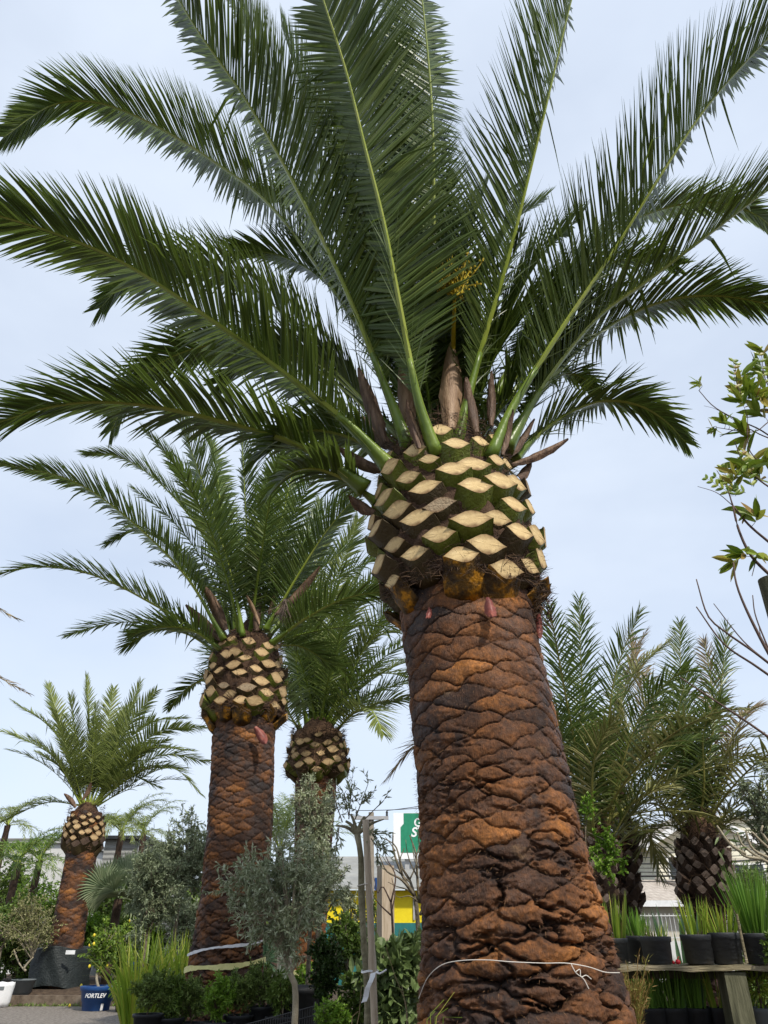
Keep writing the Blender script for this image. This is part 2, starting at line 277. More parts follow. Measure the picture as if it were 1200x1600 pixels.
def trunk_material(name, bright=1.0):
    m = bpy.data.materials.new(name); m.use_nodes = True; t = m.node_tree; t.nodes.clear(); L = t.links.new
    out = N(t, 'ShaderNodeOutputMaterial'); b = N(t, 'ShaderNodeBsdfPrincipled')
    tc = N(t, 'ShaderNodeTexCoord')
    def noise(scale, st, det=6, ro=.6):
        mp = N(t, 'ShaderNodeMapping'); mp.inputs['Scale'].default_value = st; L(tc.outputs['Object'], mp.inputs[0])
        n = N(t, 'ShaderNodeTexNoise'); n.inputs['Scale'].default_value = scale; n.inputs['Detail'].default_value = det; n.inputs['Roughness'].default_value = ro; L(mp.outputs[0], n.inputs['Vector']); return n.outputs['Fac']
    def ramp(f, els):
        r = N(t, 'ShaderNodeValToRGB'); e = r.color_ramp.elements
        while len(e) < len(els): e.new(.5)
        for i, (p, c) in enumerate(els): e[i].position = p; e[i].color = tuple(c)+(1,)
        L(f, r.inputs[0]); return r.outputs[0]
    def mix(a, c, f, bt='MIX', fv=None):
        x = N(t, 'ShaderNodeMixRGB', blend_type=bt)
        if f is not None: L(f, x.inputs[0])
        else: x.inputs[0].default_value = fv
        L(a, x.inputs[1])
        if isinstance(c, tuple): x.inputs[2].default_value = c+(1,)
        else: L(c, x.inputs[2])
        return x.outputs[0]
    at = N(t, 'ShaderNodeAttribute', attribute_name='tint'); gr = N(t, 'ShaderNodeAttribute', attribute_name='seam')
    big = noise(2.6, (1,1,1.3), 5)
    mm = N(t, 'ShaderNodeMix'); mm.inputs[0].default_value = .42; L(big, mm.inputs[2]); L(at.outputs['Fac'], mm.inputs[3])
    k = bright
    base = ramp(mm.outputs[0], [(.24,(.026*k,.014*k,.009*k)),(.40,(.06*k,.027*k,.014*k)),(.50,(.12*k,.047*k,.016*k)),(.60,(.22*k,.083*k,.02*k)),(.73,(.37*k,.145*k,.03*k)),(.88,(.34*k,.19*k,.08*k))])
    fine = noise(34, (1,1,1), 8, .7)
    base = mix(base, ramp(fine, [(.3,(.34,.32,.30)),(.5,(.9,.9,.9)),(.7,(1.85,1.75,1.5))]), None, 'MULTIPLY', .85)
    tan = ramp(noise(5.2, (1,1,1.6), 7, .7), [(.62,(0,0,0)),(.72,(.55,.55,.55))])
    base = mix(base, (.24*k,.145*k,.07*k), tan)
    dark = ramp(noise(3.3, (1,1,1), 6, .65), [(.36,(.9,.9,.9)),(.52,(0,0,0))])
    base = mix(base, (.016,.011,.010), dark)
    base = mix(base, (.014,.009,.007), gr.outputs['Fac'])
    L(base, b.inputs['Base Color'])
    rr = ramp(noise(4, (1,1,1)), [(.38,(.45,)*3),(.6,(.85,)*3)]); L(rr, b.inputs['Roughness'])
    b.inputs['Specular IOR Level'].default_value = .38
    f1 = noise(75, (1,1,.8), 6, .7); f2 = noise(160, (1,1,.15), 3)
    ad = N(t, 'ShaderNodeMath', operation='ADD'); L(f1, ad.inputs[0]); L(f2, ad.inputs[1])
    bp = N(t, 'ShaderNodeBump'); bp.inputs['Strength'].default_value = .7; bp.inputs['Distance'].default_value = .011; L(ad.outputs[0], bp.inputs['Height']); L(bp.outputs[0], b.inputs['Normal'])
    L(b.outputs[0], out.inputs[0]); return m
M['trunk'] = trunk_material('palm trunk'); M['trunkf'] = trunk_material('palm trunk far', .78)

# ------------------------------------------------------------------ palms
def axis_from_px(rows, D):
    """rows of (photo y, left x, right x) -> arrays z, x, radius of the trunk"""
    z = []; x = []; r = []
    for py, a, b in rows:
        p = W((a+b)/2, py, D); z.append(p[2]); x.append(p[0]); r.append((b-a)/2/ppm(py, D))
    o = np.argsort(z); return np.array(z)[o], np.array(x)[o], np.array(r)[o]
class Axis:
    def __init__(s, z, x, r, D): s.z, s.x, s.r, s.D = z, x, r, D
    def c(s, z): return np.array((np.interp(z, s.z, s.x), s.D, z))
    def rad(s, z): return np.interp(z, s.z, s.r)
def palm_trunk(root, ax, z0, z1, nth, nz, mt, rough0, seed, m1=6, m2=7, q=.135, hair=0):
    """scarred trunk: diamond leaf scars from two families of spirals; rough0(z) = how ragged the scars are"""
    th = np.linspace(0, 2*PI, nth, endpoint=False); zz = np.linspace(z0, z1, nz)
    TH, Z = np.meshgrid(th, zz); X = np.cos(TH); Y = np.sin(TH)
    rg = rough0(Z)
    w1 = fbm(X*2.2+seed, Y*2.2, Z*2.4, 3)-.45; w2 = fbm(X*7+seed, Y*7, Z*9, 4)-.45
    zw = Z+.10*w1+(.03+.03*rg)*w2; tw = TH/(2*PI)+.024*w1-.016*w2
    a = m1*tw+zw/q; b = m2*tw-zw/q
    a2 = a+.05*np.sin(2*PI*b); b2 = b+.05*np.sin(2*PI*a)
    ia, ib = np.floor(a2), np.floor(b2); fa, fb = a2-ia, b2-ib
    ibm = ib-m2*np.floor(0*ib)
    ca = hsh(ia.astype(np.int64) % 997, ib.astype(np.int64) % 991, np.full(ia.shape, seed, np.int64))
    cb = hsh(ia.astype(np.int64)+57, ib.astype(np.int64)+91, np.full(ia.shape, seed+3, np.int64))
    d = np.minimum(np.minimum(fa, 1-fa), np.minimum(fb, 1-fb))
    t = (fa-fb+1)/2                       # 0 at the bottom corner of a scar, 1 at its top corner
    n3 = fbm(X*7+seed, Y*7, Z*24, 4)-.45; n4 = fbm(X*30, Y*30+seed, Z*90, 3)-.45; n5 = fbm(X*3+seed, Y*3, Z*5, 3)-.45
    lg = fbm(X*1.9+seed+9, Y*1.9, Z*10, 5); lg = 1-np.abs(lg-.47)*17; lg = np.clip(lg, 0, 1)*np.clip(1.5*vnoise(X*4, Y*4, Z*7+3), 0, 1)      # ragged level cracks
    rg = np.clip(rg*(1+2.2*n5), 0, 1.1)
    wv = .35+1.2*hsh(ia.astype(np.int64)+5, ib.astype(np.int64)+9, np.full(ia.shape, seed, np.int64))
    groove = np.exp(-(d/(.018+.045*rg))**2)*np.clip(wv+2*n3, 0, 1.5)
    bul = np.clip(d*3.2, 0, 1)**.6
    tooth = np.clip(t, 0, 1)**2.2
    h = -.009*groove+.004*bul+.006*(ca-.5)*bul+.007*n3+.004*n4+.02*n5+.008*(1-t)*bul
    h += rg*(.022*tooth*bul*(.3+cb)+.010*(cb-.5)*bul-.026*groove*(cb > .4)-.085*lg+.015*n3+.008*n4)
    rad = np.interp(Z, ax.z, ax.r); cx = np.interp(Z, ax.z, ax.x)
    rr = rad+h-.022
    V = np.stack([cx+rr*X, ax.D+rr*Y, Z], -1).reshape(-1, 3)-np.array(root.location)
    i = np.arange(nz-1)[:, None]*nth; j = np.arange(nth)[None]; k = (j+1) % nth
    F = np.stack([i+j, i+k, i+nth+k, i+nth+j], -1).reshape(-1, 4)
    me = bpy.data.meshes.new('trunk')
    me.vertices.add(len(V)); me.vertices.foreach_set('co', V.ravel())
    me.loops.add(F.size); me.loops.foreach_set('vertex_index', F.ravel().astype(np.int32))
    me.polygons.add(len(F)); me.polygons.foreach_set('loop_start', np.arange(0, F.size, 4, dtype=np.int32)); me.polygons.foreach_set('loop_total', np.full(len(F), 4, np.int32))
    me.polygons.foreach_set('use_smooth', np.ones(len(F), bool))
    me.update(calc_edges=True); me.validate()
    A = me.attributes.new('tint', 'FLOAT', 'POINT'); A.data.foreach_set('value', (.15+.7*(.6*ca+.4*cb)).ravel().astype(np.float32))
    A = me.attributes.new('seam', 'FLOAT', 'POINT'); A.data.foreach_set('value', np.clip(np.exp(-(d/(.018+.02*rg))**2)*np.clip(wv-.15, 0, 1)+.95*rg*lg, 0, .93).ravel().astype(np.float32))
    me.materials.append(mt)
    o = bpy.data.objects.new('trunk', me); C.objects.link(o); o.parent = root
    return o
def stub_mesh(seed, w=.25, h=.115, proj=.14, drop=.17, tilt=0, taper=1.0, mats=None, cmat=None):
    """a petiole base sawn off: local x outward, y along the trunk's girth, z up; returns (body mesh, cut face mesh)"""
    rnd = random.Random(seed)
    n = 24; an = np.arange(n)*2*PI/n
    def sec(x, z, ww, hh, pointy, skew=0):
        c, s = np.cos(an), np.sin(an)
        yy = ww/2*np.sign(c)*np.abs(c)**(1.0)
        up = hh/2*np.sign(s)*((np.cos(np.abs(c)*PI)+1)/2)**(.75*pointy)
        up = np.where(s > 0, up*.95, up*1.05)
        return np.stack([x+up*tilt, yy+skew*up, z+up], -1)
    sk = rnd.uniform(-.35, .35)
    secs = [sec(-.05, -drop-.03, w*1.12, h*1.2, .5), sec(.03, -drop*.72, w*1.12, h*1.3, .6, sk*.3), sec(proj*.6, -drop*.3, w*1.03, h*1.15, .8, sk*.6), sec(proj*.93, -.012, w*1.0*taper, h*1.02*taper, .95, sk), sec(proj, 0, w*taper, h*taper, 1.0, sk)]
    v = np.concatenate(secs); v += np.array([[rnd.uniform(-.003, .003) for _ in range(3)] for _ in range(len(v))])
    f = []
    for i in range(4):
        for j in range(n): f.append((i*n+j, i*n+(j+1) % n, (i+1)*n+(j+1) % n, (i+1)*n+j))
    f.append(list(range(n))[::-1])
    me = bpy.data.meshes.new('cut_frond_base'); me.from_pydata(v.tolist(), [], f); me.materials.append(mats)
    me.polygons.foreach_set('use_smooth', [True]*len(f))
    fv = secs[-1].copy(); fv[:, 0] += .002; ce = fv.mean(0)
    inner = ce+(fv-ce)*.55; inner[:, 0] += [rnd.uniform(-.0012, .0012) for _ in range(n)]
    vv = np.concatenate([fv-np.array((.006, 0, 0)), fv, inner, [ce]]); ff = []
    for j in range(n):
        k = (j+1) % n
        ff += [(j, k, n+k, n+j), (n+j, n+k, 2*n+k, 2*n+j), (2*n+j, 2*n+k, 3*n)]
    mf = bpy.data.meshes.new('cut_face'); mf.from_pydata(vv.tolist(), [], ff); mf.materials.append(cmat)
    return me, mf
def cut_bases(root, ax, za, zb, n, variants, scale, seed, rfun, spin=0, jit=1.0, names=('cut_frond_base', 'cut_face'), dz=0, keep=None):
    rnd = random.Random(seed); G = R_(137.5078)
    for i in range(n):
        f = i/(n-1); z = za+(zb-za)*f; th = spin+G*i+rnd.uniform(-.05, .05)*jit; z += rnd.uniform(-.018, .018)*jit
        me, mf = variants(i, f, rnd)
        s = scale*rnd.uniform(.80, 1.12)*(1-.28*f**3)
        c = ax.c(z); r = rfun(f)
        o = bpy.data.objects.new(names[0], me); C.objects.link(o); o.parent = root
        o.location = (c[0]+r*math.cos(th)-root.location[0], c[1]+r*math.sin(th)-root.location[1], z)
        o.rotation_euler = (rnd.uniform(-.10, .10)*jit, rnd.uniform(-.12, .16)*jit, th); o.scale = (s*rnd.uniform(.85, 1.2), s, s*rnd.uniform(.85, 1.15))
        if mf is not None:
            q = bpy.data.objects.new(names[1], mf); C.objects.link(q); q.parent = o
def fibres(root, ax, z0, z1, r0, r1, n, seed, ln=.14, wd=.004, name='fibre_matting', mt=None):
    g = np.random.default_rng(seed); mb = MB()
    z = g.uniform(z0, z1, n); th = g.uniform(0, 2*PI, n); r = r0+(r1-r0)*(z-z0)/(z1-z0)
    cx = np.interp(z, ax.z, ax.x)
    P = np.stack([cx+r*np.cos(th), ax.D+r*np.sin(th), z], 1)
    rad = np.stack([np.cos(th), np.sin(th), np.zeros(n)], 1); tan = np.stack([-np.sin(th), np.cos(th), np.zeros(n)], 1)
    d = nrm(tan*g.normal(0, 1, (n, 1))+rad*g.uniform(.1, .75, (n, 1))+np.array((0, 0, 1))*g.normal(.15, .6, (n, 1)))
    l = g.uniform(.35, 1, n)*ln
    strips(mb, P, d, nrm(np.cross(d, rad)+1e-3), l, np.full(n, wd), droop=g.uniform(-.2, .6, n), K=3)
    return mb.build(name, mt or M['fibre'], root)
def strips(mb, P, Dv, S, Ln, Wd, droop=0, K=4, prof=None, fold=0, Nn=None, mi=0, grav=(0, 0, -1)):
    """many narrow tapering blades at once. P roots, Dv directions, S width directions"""
    m = len(P)
    if m == 0: return
    ss = np.linspace(0, 1, K); prof = np.array(prof if prof is not None else np.maximum(1-ss**1.5, .04))
    droop = np.broadcast_to(np.asarray(droop, float), (m,)); G = np.array(grav, float)
    pts = [P]; cur = P.copy(); ds = nrm(Dv)
    step = 1/(K-1)
    for k in range(1, K):
        dd = nrm(ds+G[None]*(droop*(ss[k]**1.4))[:, None]); cur = cur+dd*(Ln*step)[:, None]; pts.append(cur)
    pts = np.stack(pts, 1)                                       # m,K,3
    half = (Wd[:, None]*prof[None]/2)[:, :, None]*S[:, None, :]
    if fold and Nn is not None:
        mid = pts-(Wd[:, None]*prof[None]*fold)[:, :, None]*Nn[:, None, :]
        V = np.stack([pts-half, mid, pts+half], 2); c = 3
    else: V = np.stack([pts-half, pts+half], 2); c = 2
    V = V.reshape(-1, 3); base = np.arange(m)[:, None, None]*K*c+np.arange(K-1)[None, :, None]*c+np.arange(c-1)[None, None]
    F = np.stack([base, base+1, base+c+1, base+c], -1).reshape(-1, 4)
    mb.addq(V, F, mi)
def frond(root, pts, center, lm, rm, Lmax=.6, wid=.03, spacing=.03, twist=(0, 0), vang=25, start=.17, seed=1, r0=.06, K=5, fold=.25, droop=.25, ang=(68, 24), jitter=.06, ptip=.35, dead=None, loss=0, label=None, flat=.6, spines=True, pm=None):
    g = np.random.default_rng(seed)
    pts = np.asarray(pts); P, Lg = spline(pts, 60); T = nrm(np.gradient(P, axis=0))
    ch = P[-1]-np.array(center); rv = np.array((ch[0], ch[1], 0)); rv = rv/max(1e-6, np.linalg.norm(rv))
    tr = T@rv; tz = T[:, 2]; Nh = np.array((0, 0, 1.))[None]*tr[:, None]-rv[None]*tz[:, None]
    Nh = nrm(Nh-T*np.sum(Nh*T, 1, keepdims=True)); S = np.cross(T, Nh)
    tw = np.radians(np.linspace(twist[0], twist[1], 60))[:, None]
    N2 = Nh*np.cos(tw)+S*np.sin(tw); S2 = S*np.cos(tw)-Nh*np.sin(tw)
    s = np.linspace(0, 1, 60)
    # rachis: broad clasping petiole thinning to the tip
    rad = r0*(.33*(1-s)**.8+.67*np.exp(-s*13))+.004
    ml = MB(); tube(ml, P[3:], rad[3:], 6, flat=flat, mi=1); mr = MB(); tube(mr, P[:10], rad[:10]*1.03, 8, flat=flat)
    n = int(Lg*(1-start)/spacing)
    for sd in (-1, 1):
        u = start+(1-start)*(np.arange(n)+g.uniform(-.25, .25, n))/n; u = np.clip(u, start, 1)
        keep = g.random(n) >= loss; u = u[keep]; m = len(u)
        def I(A): return np.stack([np.interp(u, s, A[:, k]) for k in range(3)], 1)
        p, t, nn, sv = I(P), nrm(I(T)), nrm(I(N2)), nrm(I(S2))
        w_ = (u-start)/(1-start)
        env = np.clip(w_/.16, 0, 1)**.6*(1-(1-ptip)*np.clip((w_-.55)/.45, 0, 1)**1.6)
        env = np.where(w_ < .05, .4*env+.1, env)
        ph = g.uniform(0, 9); Ln = Lmax*env*(1+.03*np.sin(u*23+ph))*g.uniform(1-.05-jitter, 1.02, m)
        a = np.radians(ang[0]+(ang[1]-ang[0])*w_**1.3+2.5*np.sin(u*31+ph)+g.normal(0, 1+35*jitter, m))
        va = np.radians(vang*(1-.35*w_)+g.normal(0, 2+110*jitter, m)+4*np.sin(u*17+2*ph))
        d = np.cos(a)[:, None]*t+np.sin(a)[:, None]*(np.cos(va)[:, None]*sv*sd+np.sin(va)[:, None]*nn)
        d = nrm(d+g.normal(0, jitter, (m, 3)))
        wn = nrm(nn-d*np.sum(nn*d, 1, keepdims=True)); wv = np.cross(d, wn)
        ro = g.normal(.0, .12+2*jitter, m)[:, None]; wv2 = wv*np.cos(ro)+wn*np.sin(ro); wn2 = np.cross(wv2, d)
        p = p+sv*sd*np.interp(u, s, rad)[:, None]*.25
        strips(ml, p, d, wv2, Ln, wid*(.6+.4*env)*g.uniform(.85, 1.1, m), droop=droop*g.uniform(.2, 1.5, m)+(g.random(m) < .015)*g.uniform(.6, 1.8, m), K=K,
               prof=[.45, 1, .95, .6, .04][:K] if K == 5 else [.6, 1, .7, .04][:K] if K == 4 else [.7, .9, .05], fold=fold, Nn=wn2)
    lo = ml.build('frond', [lm, rm], root)
    mr.build('petiole', pm or rm, lo, smooth=True)
    if label: lo['label'] = label
    return lo
def pxpath(rows): return [W(*r) for r in rows]
def blade_cone(mb, c, n, h, wd, spread, g, mi=0, r=.06, K=5, droop=.25, hv=.3):
    th = g.uniform(0, 2*PI, n); rr = r*np.sqrt(g.random(n)); P = np.stack([c[0]+rr*np.cos(th), c[1]+rr*np.sin(th), np.full(n, c[2])], 1)
    tl = spread*(rr/r*.7+.3*g.random(n)); d = np.stack([np.cos(th)*np.sin(tl), np.sin(th)*np.sin(tl), np.cos(tl)], 1)
    ph = g.uniform(0, 2*PI, n); S = nrm(np.cross(d, np.stack([np.cos(ph), np.sin(ph), 0*ph], 1)))
    strips(mb, P, d, S, h*g.uniform(1-hv, 1, n), wd*g.uniform(.7, 1.2, n), droop=droop*g.random(n), K=K, prof=np.linspace(1, 0, K)**.55*.95+.05, fold=.2, Nn=nrm(np.cross(S, d)), mi=mi)
def auto_frond_pts(c, az, el, Lf, sag, n=6):
    """arching frond: starts at angle el above the horizon, bends over by sag radians"""
    P = [np.array(c, float)]; st = Lf/n
    for i in range(n):
        e = el-sag*((i+.5)/n)**1.3
        P.append(P[-1]+st*np.array((math.cos(az)*math.cos(e), math.sin(az)*math.cos(e), math.sin(e))))
    return P
# ================================================================== ground
def sheet(name, pts, z, m, sub=None):
    mb = MB(); mb.add([(x, y, z) for x, y in pts], [list(range(len(pts)))]); o = mb.build(name, m); tag(o, kind='structure'); return o
sheet('ground', [(-900, -300), (900, -300), (900, 1500), (-900, 1500)], 0, M['soil'])
sheet('gravel_path', [(-40, 2), (-2.2, 2), (-2.6, 9), (-6.0, 23.3), (-60, 23.3), (-60, 2)], .004, M['gravel'])
# ================================================================== the big palm in front
DA = 4.2
zA, xA, rA = axis_from_px([(1600, 648, 992), (1500, 652, 966), (1400, 654, 937), (1300, 650, 910), (1200, 644, 888), (1100, 637, 866), (1030, 630, 850), (960, 622, 836), (860, 614, 812), (740, 606, 784)], DA)
zA = np.concatenate([[-.05, .5], zA]); xA = np.concatenate([[xA[0]+.10, xA[0]+.06], xA]); rA = np.concatenate([[.68, .60], rA])
axA = Axis(zA, xA, rA, DA)
palmA = empty('palm_tree', (float(xA[0]), DA, 0), 'largest palm in the foreground, thick orange brown scarred trunk, pale sawn frond bases', 'palm tree', 'canary date palms')
ztopA = W(700, 728, DA)[2]; zbotA = W(735, 955, DA)[2]
def ragA(z): return np.clip((2.5-z)/1.0, 0, 1)**1.1*.68+.04
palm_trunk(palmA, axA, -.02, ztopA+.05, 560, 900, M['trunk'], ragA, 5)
VA = [stub_mesh(10+k, w=.27, h=.125, drop=.12, mats=M['stub'], cmat=M['cut']) for k in range(6)]
VAo = [stub_mesh(30+k, mats=M['stubO'], cmat=M['cut'], w=.26, h=.12, drop=.15) for k in range(3)]
VAt = [stub_mesh(45+k, w=.22, h=.115, drop=.22, proj=.15, mats=M['stub'], cmat=M['cut']) for k in range(4)]
VAb = [stub_mesh(40+k, w=.27, h=.125, drop=.12, mats=M['stubB'], cmat=M['cut']) for k in range(3)]
VAw = [stub_mesh(50+k, w=.25, h=.115, drop=.12, mats=M['stubB'], cmat=M['cutold']) for k in range(3)]
def pickA(i, f, r):
    if f < .09: return r.choice(VAo)
    if f > .74: return r.choice(VAt)
    if r.random() < .08: return r.choice(VAw)
    if f < .6 and r.random() < .5: return r.choice(VAb)
    return r.choice(VA)
cut_bases(palmA, axA, zbotA+.06, ztopA-.02, 100, pickA, .90, 7, lambda f: .388+.035*math.sin(f*PI)-.06*f**2.5, spin=.35, jit=1.0)
def fibre_shell(root, ax, z0, z1, rf, seed, nth=160, nz=110, amp=.05):
    th = np.linspace(0, 2*PI, nth, endpoint=False); zz = np.linspace(z0, z1, nz); TH, Z = np.meshgrid(th, zz); X, Y = np.cos(TH), np.sin(TH); f = (Z-z0)/(z1-z0)
    r = rf(f)+amp*(fbm(X*6+seed, Y*6, Z*9, 4)-.45)*2-.10*np.clip(1-f/.05, 0, 1)
    V = np.stack([np.interp(Z, ax.z, ax.x)+r*X, ax.D+r*Y, Z], -1).reshape(-1, 3); i = np.arange(nz-1)[:, None]*nth; j = np.arange(nth)[None]; k = (j+1) % nth
    mb = MB(); mb.addq(V, np.stack([i+j, i+k, i+nth+k, i+nth+j], -1).reshape(-1, 4)); return mb.build('fibre_sheath', M['fibre'], root, smooth=True)
fibre_shell(palmA, axA, zbotA+.04, ztopA+.06, lambda f: .492-.13*f**2.2-.06*np.clip(1-f/.2, 0, 1), 3)
fibres(palmA, axA, zbotA+.02, ztopA+.14, 0.485, .41, 8000, 3, ln=.12, wd=.0045)
fibres(palmA, axA, zbotA+.0, zbotA+.15, .43, .45, 400, 4, ln=.08, wd=.005, name='fibre_fringe')
cA = axA.c(ztopA)
core = MB()
tube(core, [cA+(0, 0, -.15), cA+(0, 0, .15), cA+(-.01, 0, .22), cA+(-.02, 0, .3)], [.36, .27, .12, .05], 24)
core.build('crown_heart', M['fibre'], palmA, smooth=True)
fibres(palmA, Axis(np.array([0, 9.]), np.array([cA[0], cA[0]]), rA[:2], DA), ztopA-.02, ztopA+.2, .34, .2, 700, 14, ln=.25, wd=.006, name='crown_fibre')
FA = [  # rachis paths: photo x, y and distance
 dict(p=[(572,765,4.1),(480,702,4.0),(370,665,3.9),(250,637,3.8),(150,628,3.7),(60,640,3.6),(-60,680,3.5)], L=.52, tw=(0,-10), seed=1, dr=.35),
 dict(p=[(612,735,3.95),(540,660,3.9),(440,580,3.8),(330,500,3.65),(200,415,3.5),(100,370,3.35),(0,338,3.2),(-90,315,3.1)], L=.6, seed=2, tw=(0,10)),
 dict(p=[(650,640,4.3),(560,510,4.35),(430,330,4.4),(330,250,4.4),(230,190,4.35),(150,160,4.3),(80,165,4.25),(5,215,4.2)], L=.66, seed=3, m='leafA'),
 dict(p=[(640,705,3.95),(600,600,3.9),(530,430,3.7),(450,270,3.5),(380,150,3.3),(310,50,3.1),(260,-30,2.95),(190,-120,2.8)], L=.62, seed=4, tw=(0,-15)),
 dict(p=[(683,715,3.82),(652,620,3.7),(625,480,3.5),(600,350,3.3),(570,230,3.1),(540,110,2.9),(505,0,2.7),(480,-90,2.55),(460,-160,2.45)], L=.60, seed=5, tw=(0,-8)),
 dict(p=[(668,690,4.1),(676,560,4.1),(678,400,4.0),(676,200,3.8),(666,60,3.6),(650,-80,3.35),(640,-160,3.2)], L=.56, seed=6, tw=(38,38), right='leafA2'),
 dict(p=[(712,702,3.88),(745,570,3.8),(795,400,3.65),(825,280,3.5),(857,150,3.3),(893,0,3.1),(925,-110,2.9)], L=.68, seed=7, tw=(24,24), right='leafA2'),
 dict(p=[(765,720,3.88),(805,630,3.85),(880,510,3.75),(960,390,3.65),(1035,270,3.5),(1110,160,3.35),(1200,60,3.2),(1290,-30,3.0)], L=.68, seed=8, tw=(3,5)),
 dict(p=[(790,705,4.1),(850,600,4.1),(930,500,4.05),(1010,440,4.0),(1100,372,3.9),(1200,297,3.8),(1290,240,3.7)], L=.6, seed=9, tw=(12,16)),
 dict(p=[(760,640,4.5),(860,470,4.8),(950,370,5.0),(1030,328,5.1),(1110,316,5.1),(1180,335,5.1),(1230,380,5.1)], L=.42, seed=10, m='leafA2'),
 dict(p=[(790,690,4.3),(880,570,4.4),(960,505,4.5),(1040,470,4.5),(1120,462,4.5),(1200,475,4.5),(1250,492,4.5)], L=.46, seed=11, dr=.5),
 dict(p=[(800,720,4.3),(850,672,4.4),(900,640,4.5),(950,626,4.6),(1000,634,4.6),(1040,658,4.6),(1072,692,4.6)], L=.36, seed=12, dr=.6),
 dict(p=[(810,660,4.5),(870,590,4.7),(910,590,4.8),(938,622,4.9)], L=.25, seed=13, dr=.6),
 dict(p=[(620,700,4.4),(540,610,4.6),(440,552,4.8),(340,538,4.9),(260,562,4.9),(205,610,4.9),(174,672,4.9)], L=.44, seed=14, dr=.5),
 dict(p=[(588,785,4.15),(540,750,4.1),(490,732,4.0),(450,742,3.9),(418,775,3.85)], L=.32, seed=15, dr=.55),
 dict(p=[(660,640,4.3),(600,500,4.3),(520,330,4.2),(450,180,4.1),(400,80,3.95),(350,-30,3.8)], L=.6, seed=16, m='leafA2'),
 dict(p=[(690,640,4.4),(650,450,4.3),(600,280,4.2),(565,120,4.0),(540,-20,3.8)], L=.6, seed=17),
 dict(p=[(700,640,4.4),(700,480,4.4),(655,320,4.3),(625,200,4.2),(610,80,4.0),(600,-40,3.9)], L=.55, seed=18),
 dict(p=[(630,690,4.35),(520,575,4.5),(400,455,4.6),(300,415,4.6),(210,430,4.6),(155,482,4.6)], L=.5, seed=19, dr=.4),
 dict(p=[(790,640,4.5),(850,520,4.6),(920,430,4.7),(1000,402,4.7),(1060,415,4.7)], L=.4, seed=20, m='leafA'),
 dict(p=[(620,735,4.2),(560,690,4.15),(490,672,4.1),(430,690,4.0),(395,720,3.95)], L=.36, seed=21, dr=.5),
 dict(p=[(705,660,4.5),(725,520,4.6),(760,420,4.7),(800,350,4.8),(850,310,4.8)], L=.42, seed=22, m='leafA2'),
 dict(p=[(690,660,4.6),(640,520,4.8),(560,400,4.9),(470,320,5.0),(380,300,5.0)], L=.5, seed=23),
 dict(p=[(720,660,4.5),(770,560,4.6),(830,480,4.7),(880,440,4.7),(930,440,4.7)], L=.42, seed=24),
 dict(p=[(735,680,4.35),(765,560,4.45),(805,470,4.5),(850,395,4.5),(905,340,4.5)], L=.5, seed=26),
 dict(p=[(755,690,4.3),(800,600,4.4),(850,530,4.5),(905,480,4.55),(965,455,4.55)], L=.45, seed=27),
 dict(p=[(700,670,4.2),(705,560,4.3),(712,460,4.35),(735,360,4.35),(760,290,4.3)], L=.45, seed=28, m='leafA2'),
 dict(p=[(660,680,4.3),(600,560,4.5),(520,450,4.6),(440,400,4.7),(360,390,4.7)], L=.5, seed=29),
 dict(p=[(670,670,4.3),(620,480,4.4),(540,300,4.4),(480,160,4.3),(440,40,4.2)], L=.58, seed=30),
 dict(p=[(640,690,4.4),(560,620,4.5),(480,560,4.6),(400,560,4.6),(340,600,4.6)], L=.4, seed=25),
]
for d in FA:
    m0 = M[d.get('m', 'leafA')]
    P = pxpath(d['p']); 
    frond(palmA, P, cA, m0, M['rachis'], Lmax=d['L']*(1.08 if d['seed'] in (1, 2, 3) else 1.18), wid=.029 if d['seed'] in (1, 2, 3) else .032, spacing=.0165 if d['seed'] in (1, 2, 3) else .018, K=4, jitter=.016, pm=M['petiole'], ang=(63, 28), twist=d.get('tw', (0, 0)), seed=d['seed'], r0=.085 if d['seed'] < 13 else .05, droop=d.get('dr', .22), start=.11, vang=d.get('va', 32 if d['seed'] in (4, 5, 6, 7, 8, 9) else 24))
for k in range(9):
    az = R_(k*137.5); e = R_(62+(k*23) % 24); o_ = .14*np.array((math.cos(az), math.sin(az), 0))
    frond(palmA, auto_frond_pts(cA+o_, az, e, 1.6+.08*k, .4, n=8), cA, M['leafA'], M['petiole'], Lmax=.42, spacing=.024, seed=80+k, K=4, r0=.045, start=.08, jitter=.09, twist=(0, (k*41) % 70-35))
for k in range(8):
    az = R_(72+6*k); frond(palmA, auto_frond_pts(cA+.2*np.array((math.cos(az), math.sin(az), 0)), az, R_(52+(k*37) % 32), 3.4, .9), cA, M['leafA'], M['petiole'], Lmax=.5, spacing=.035, seed=60+k, K=4, r0=.05)
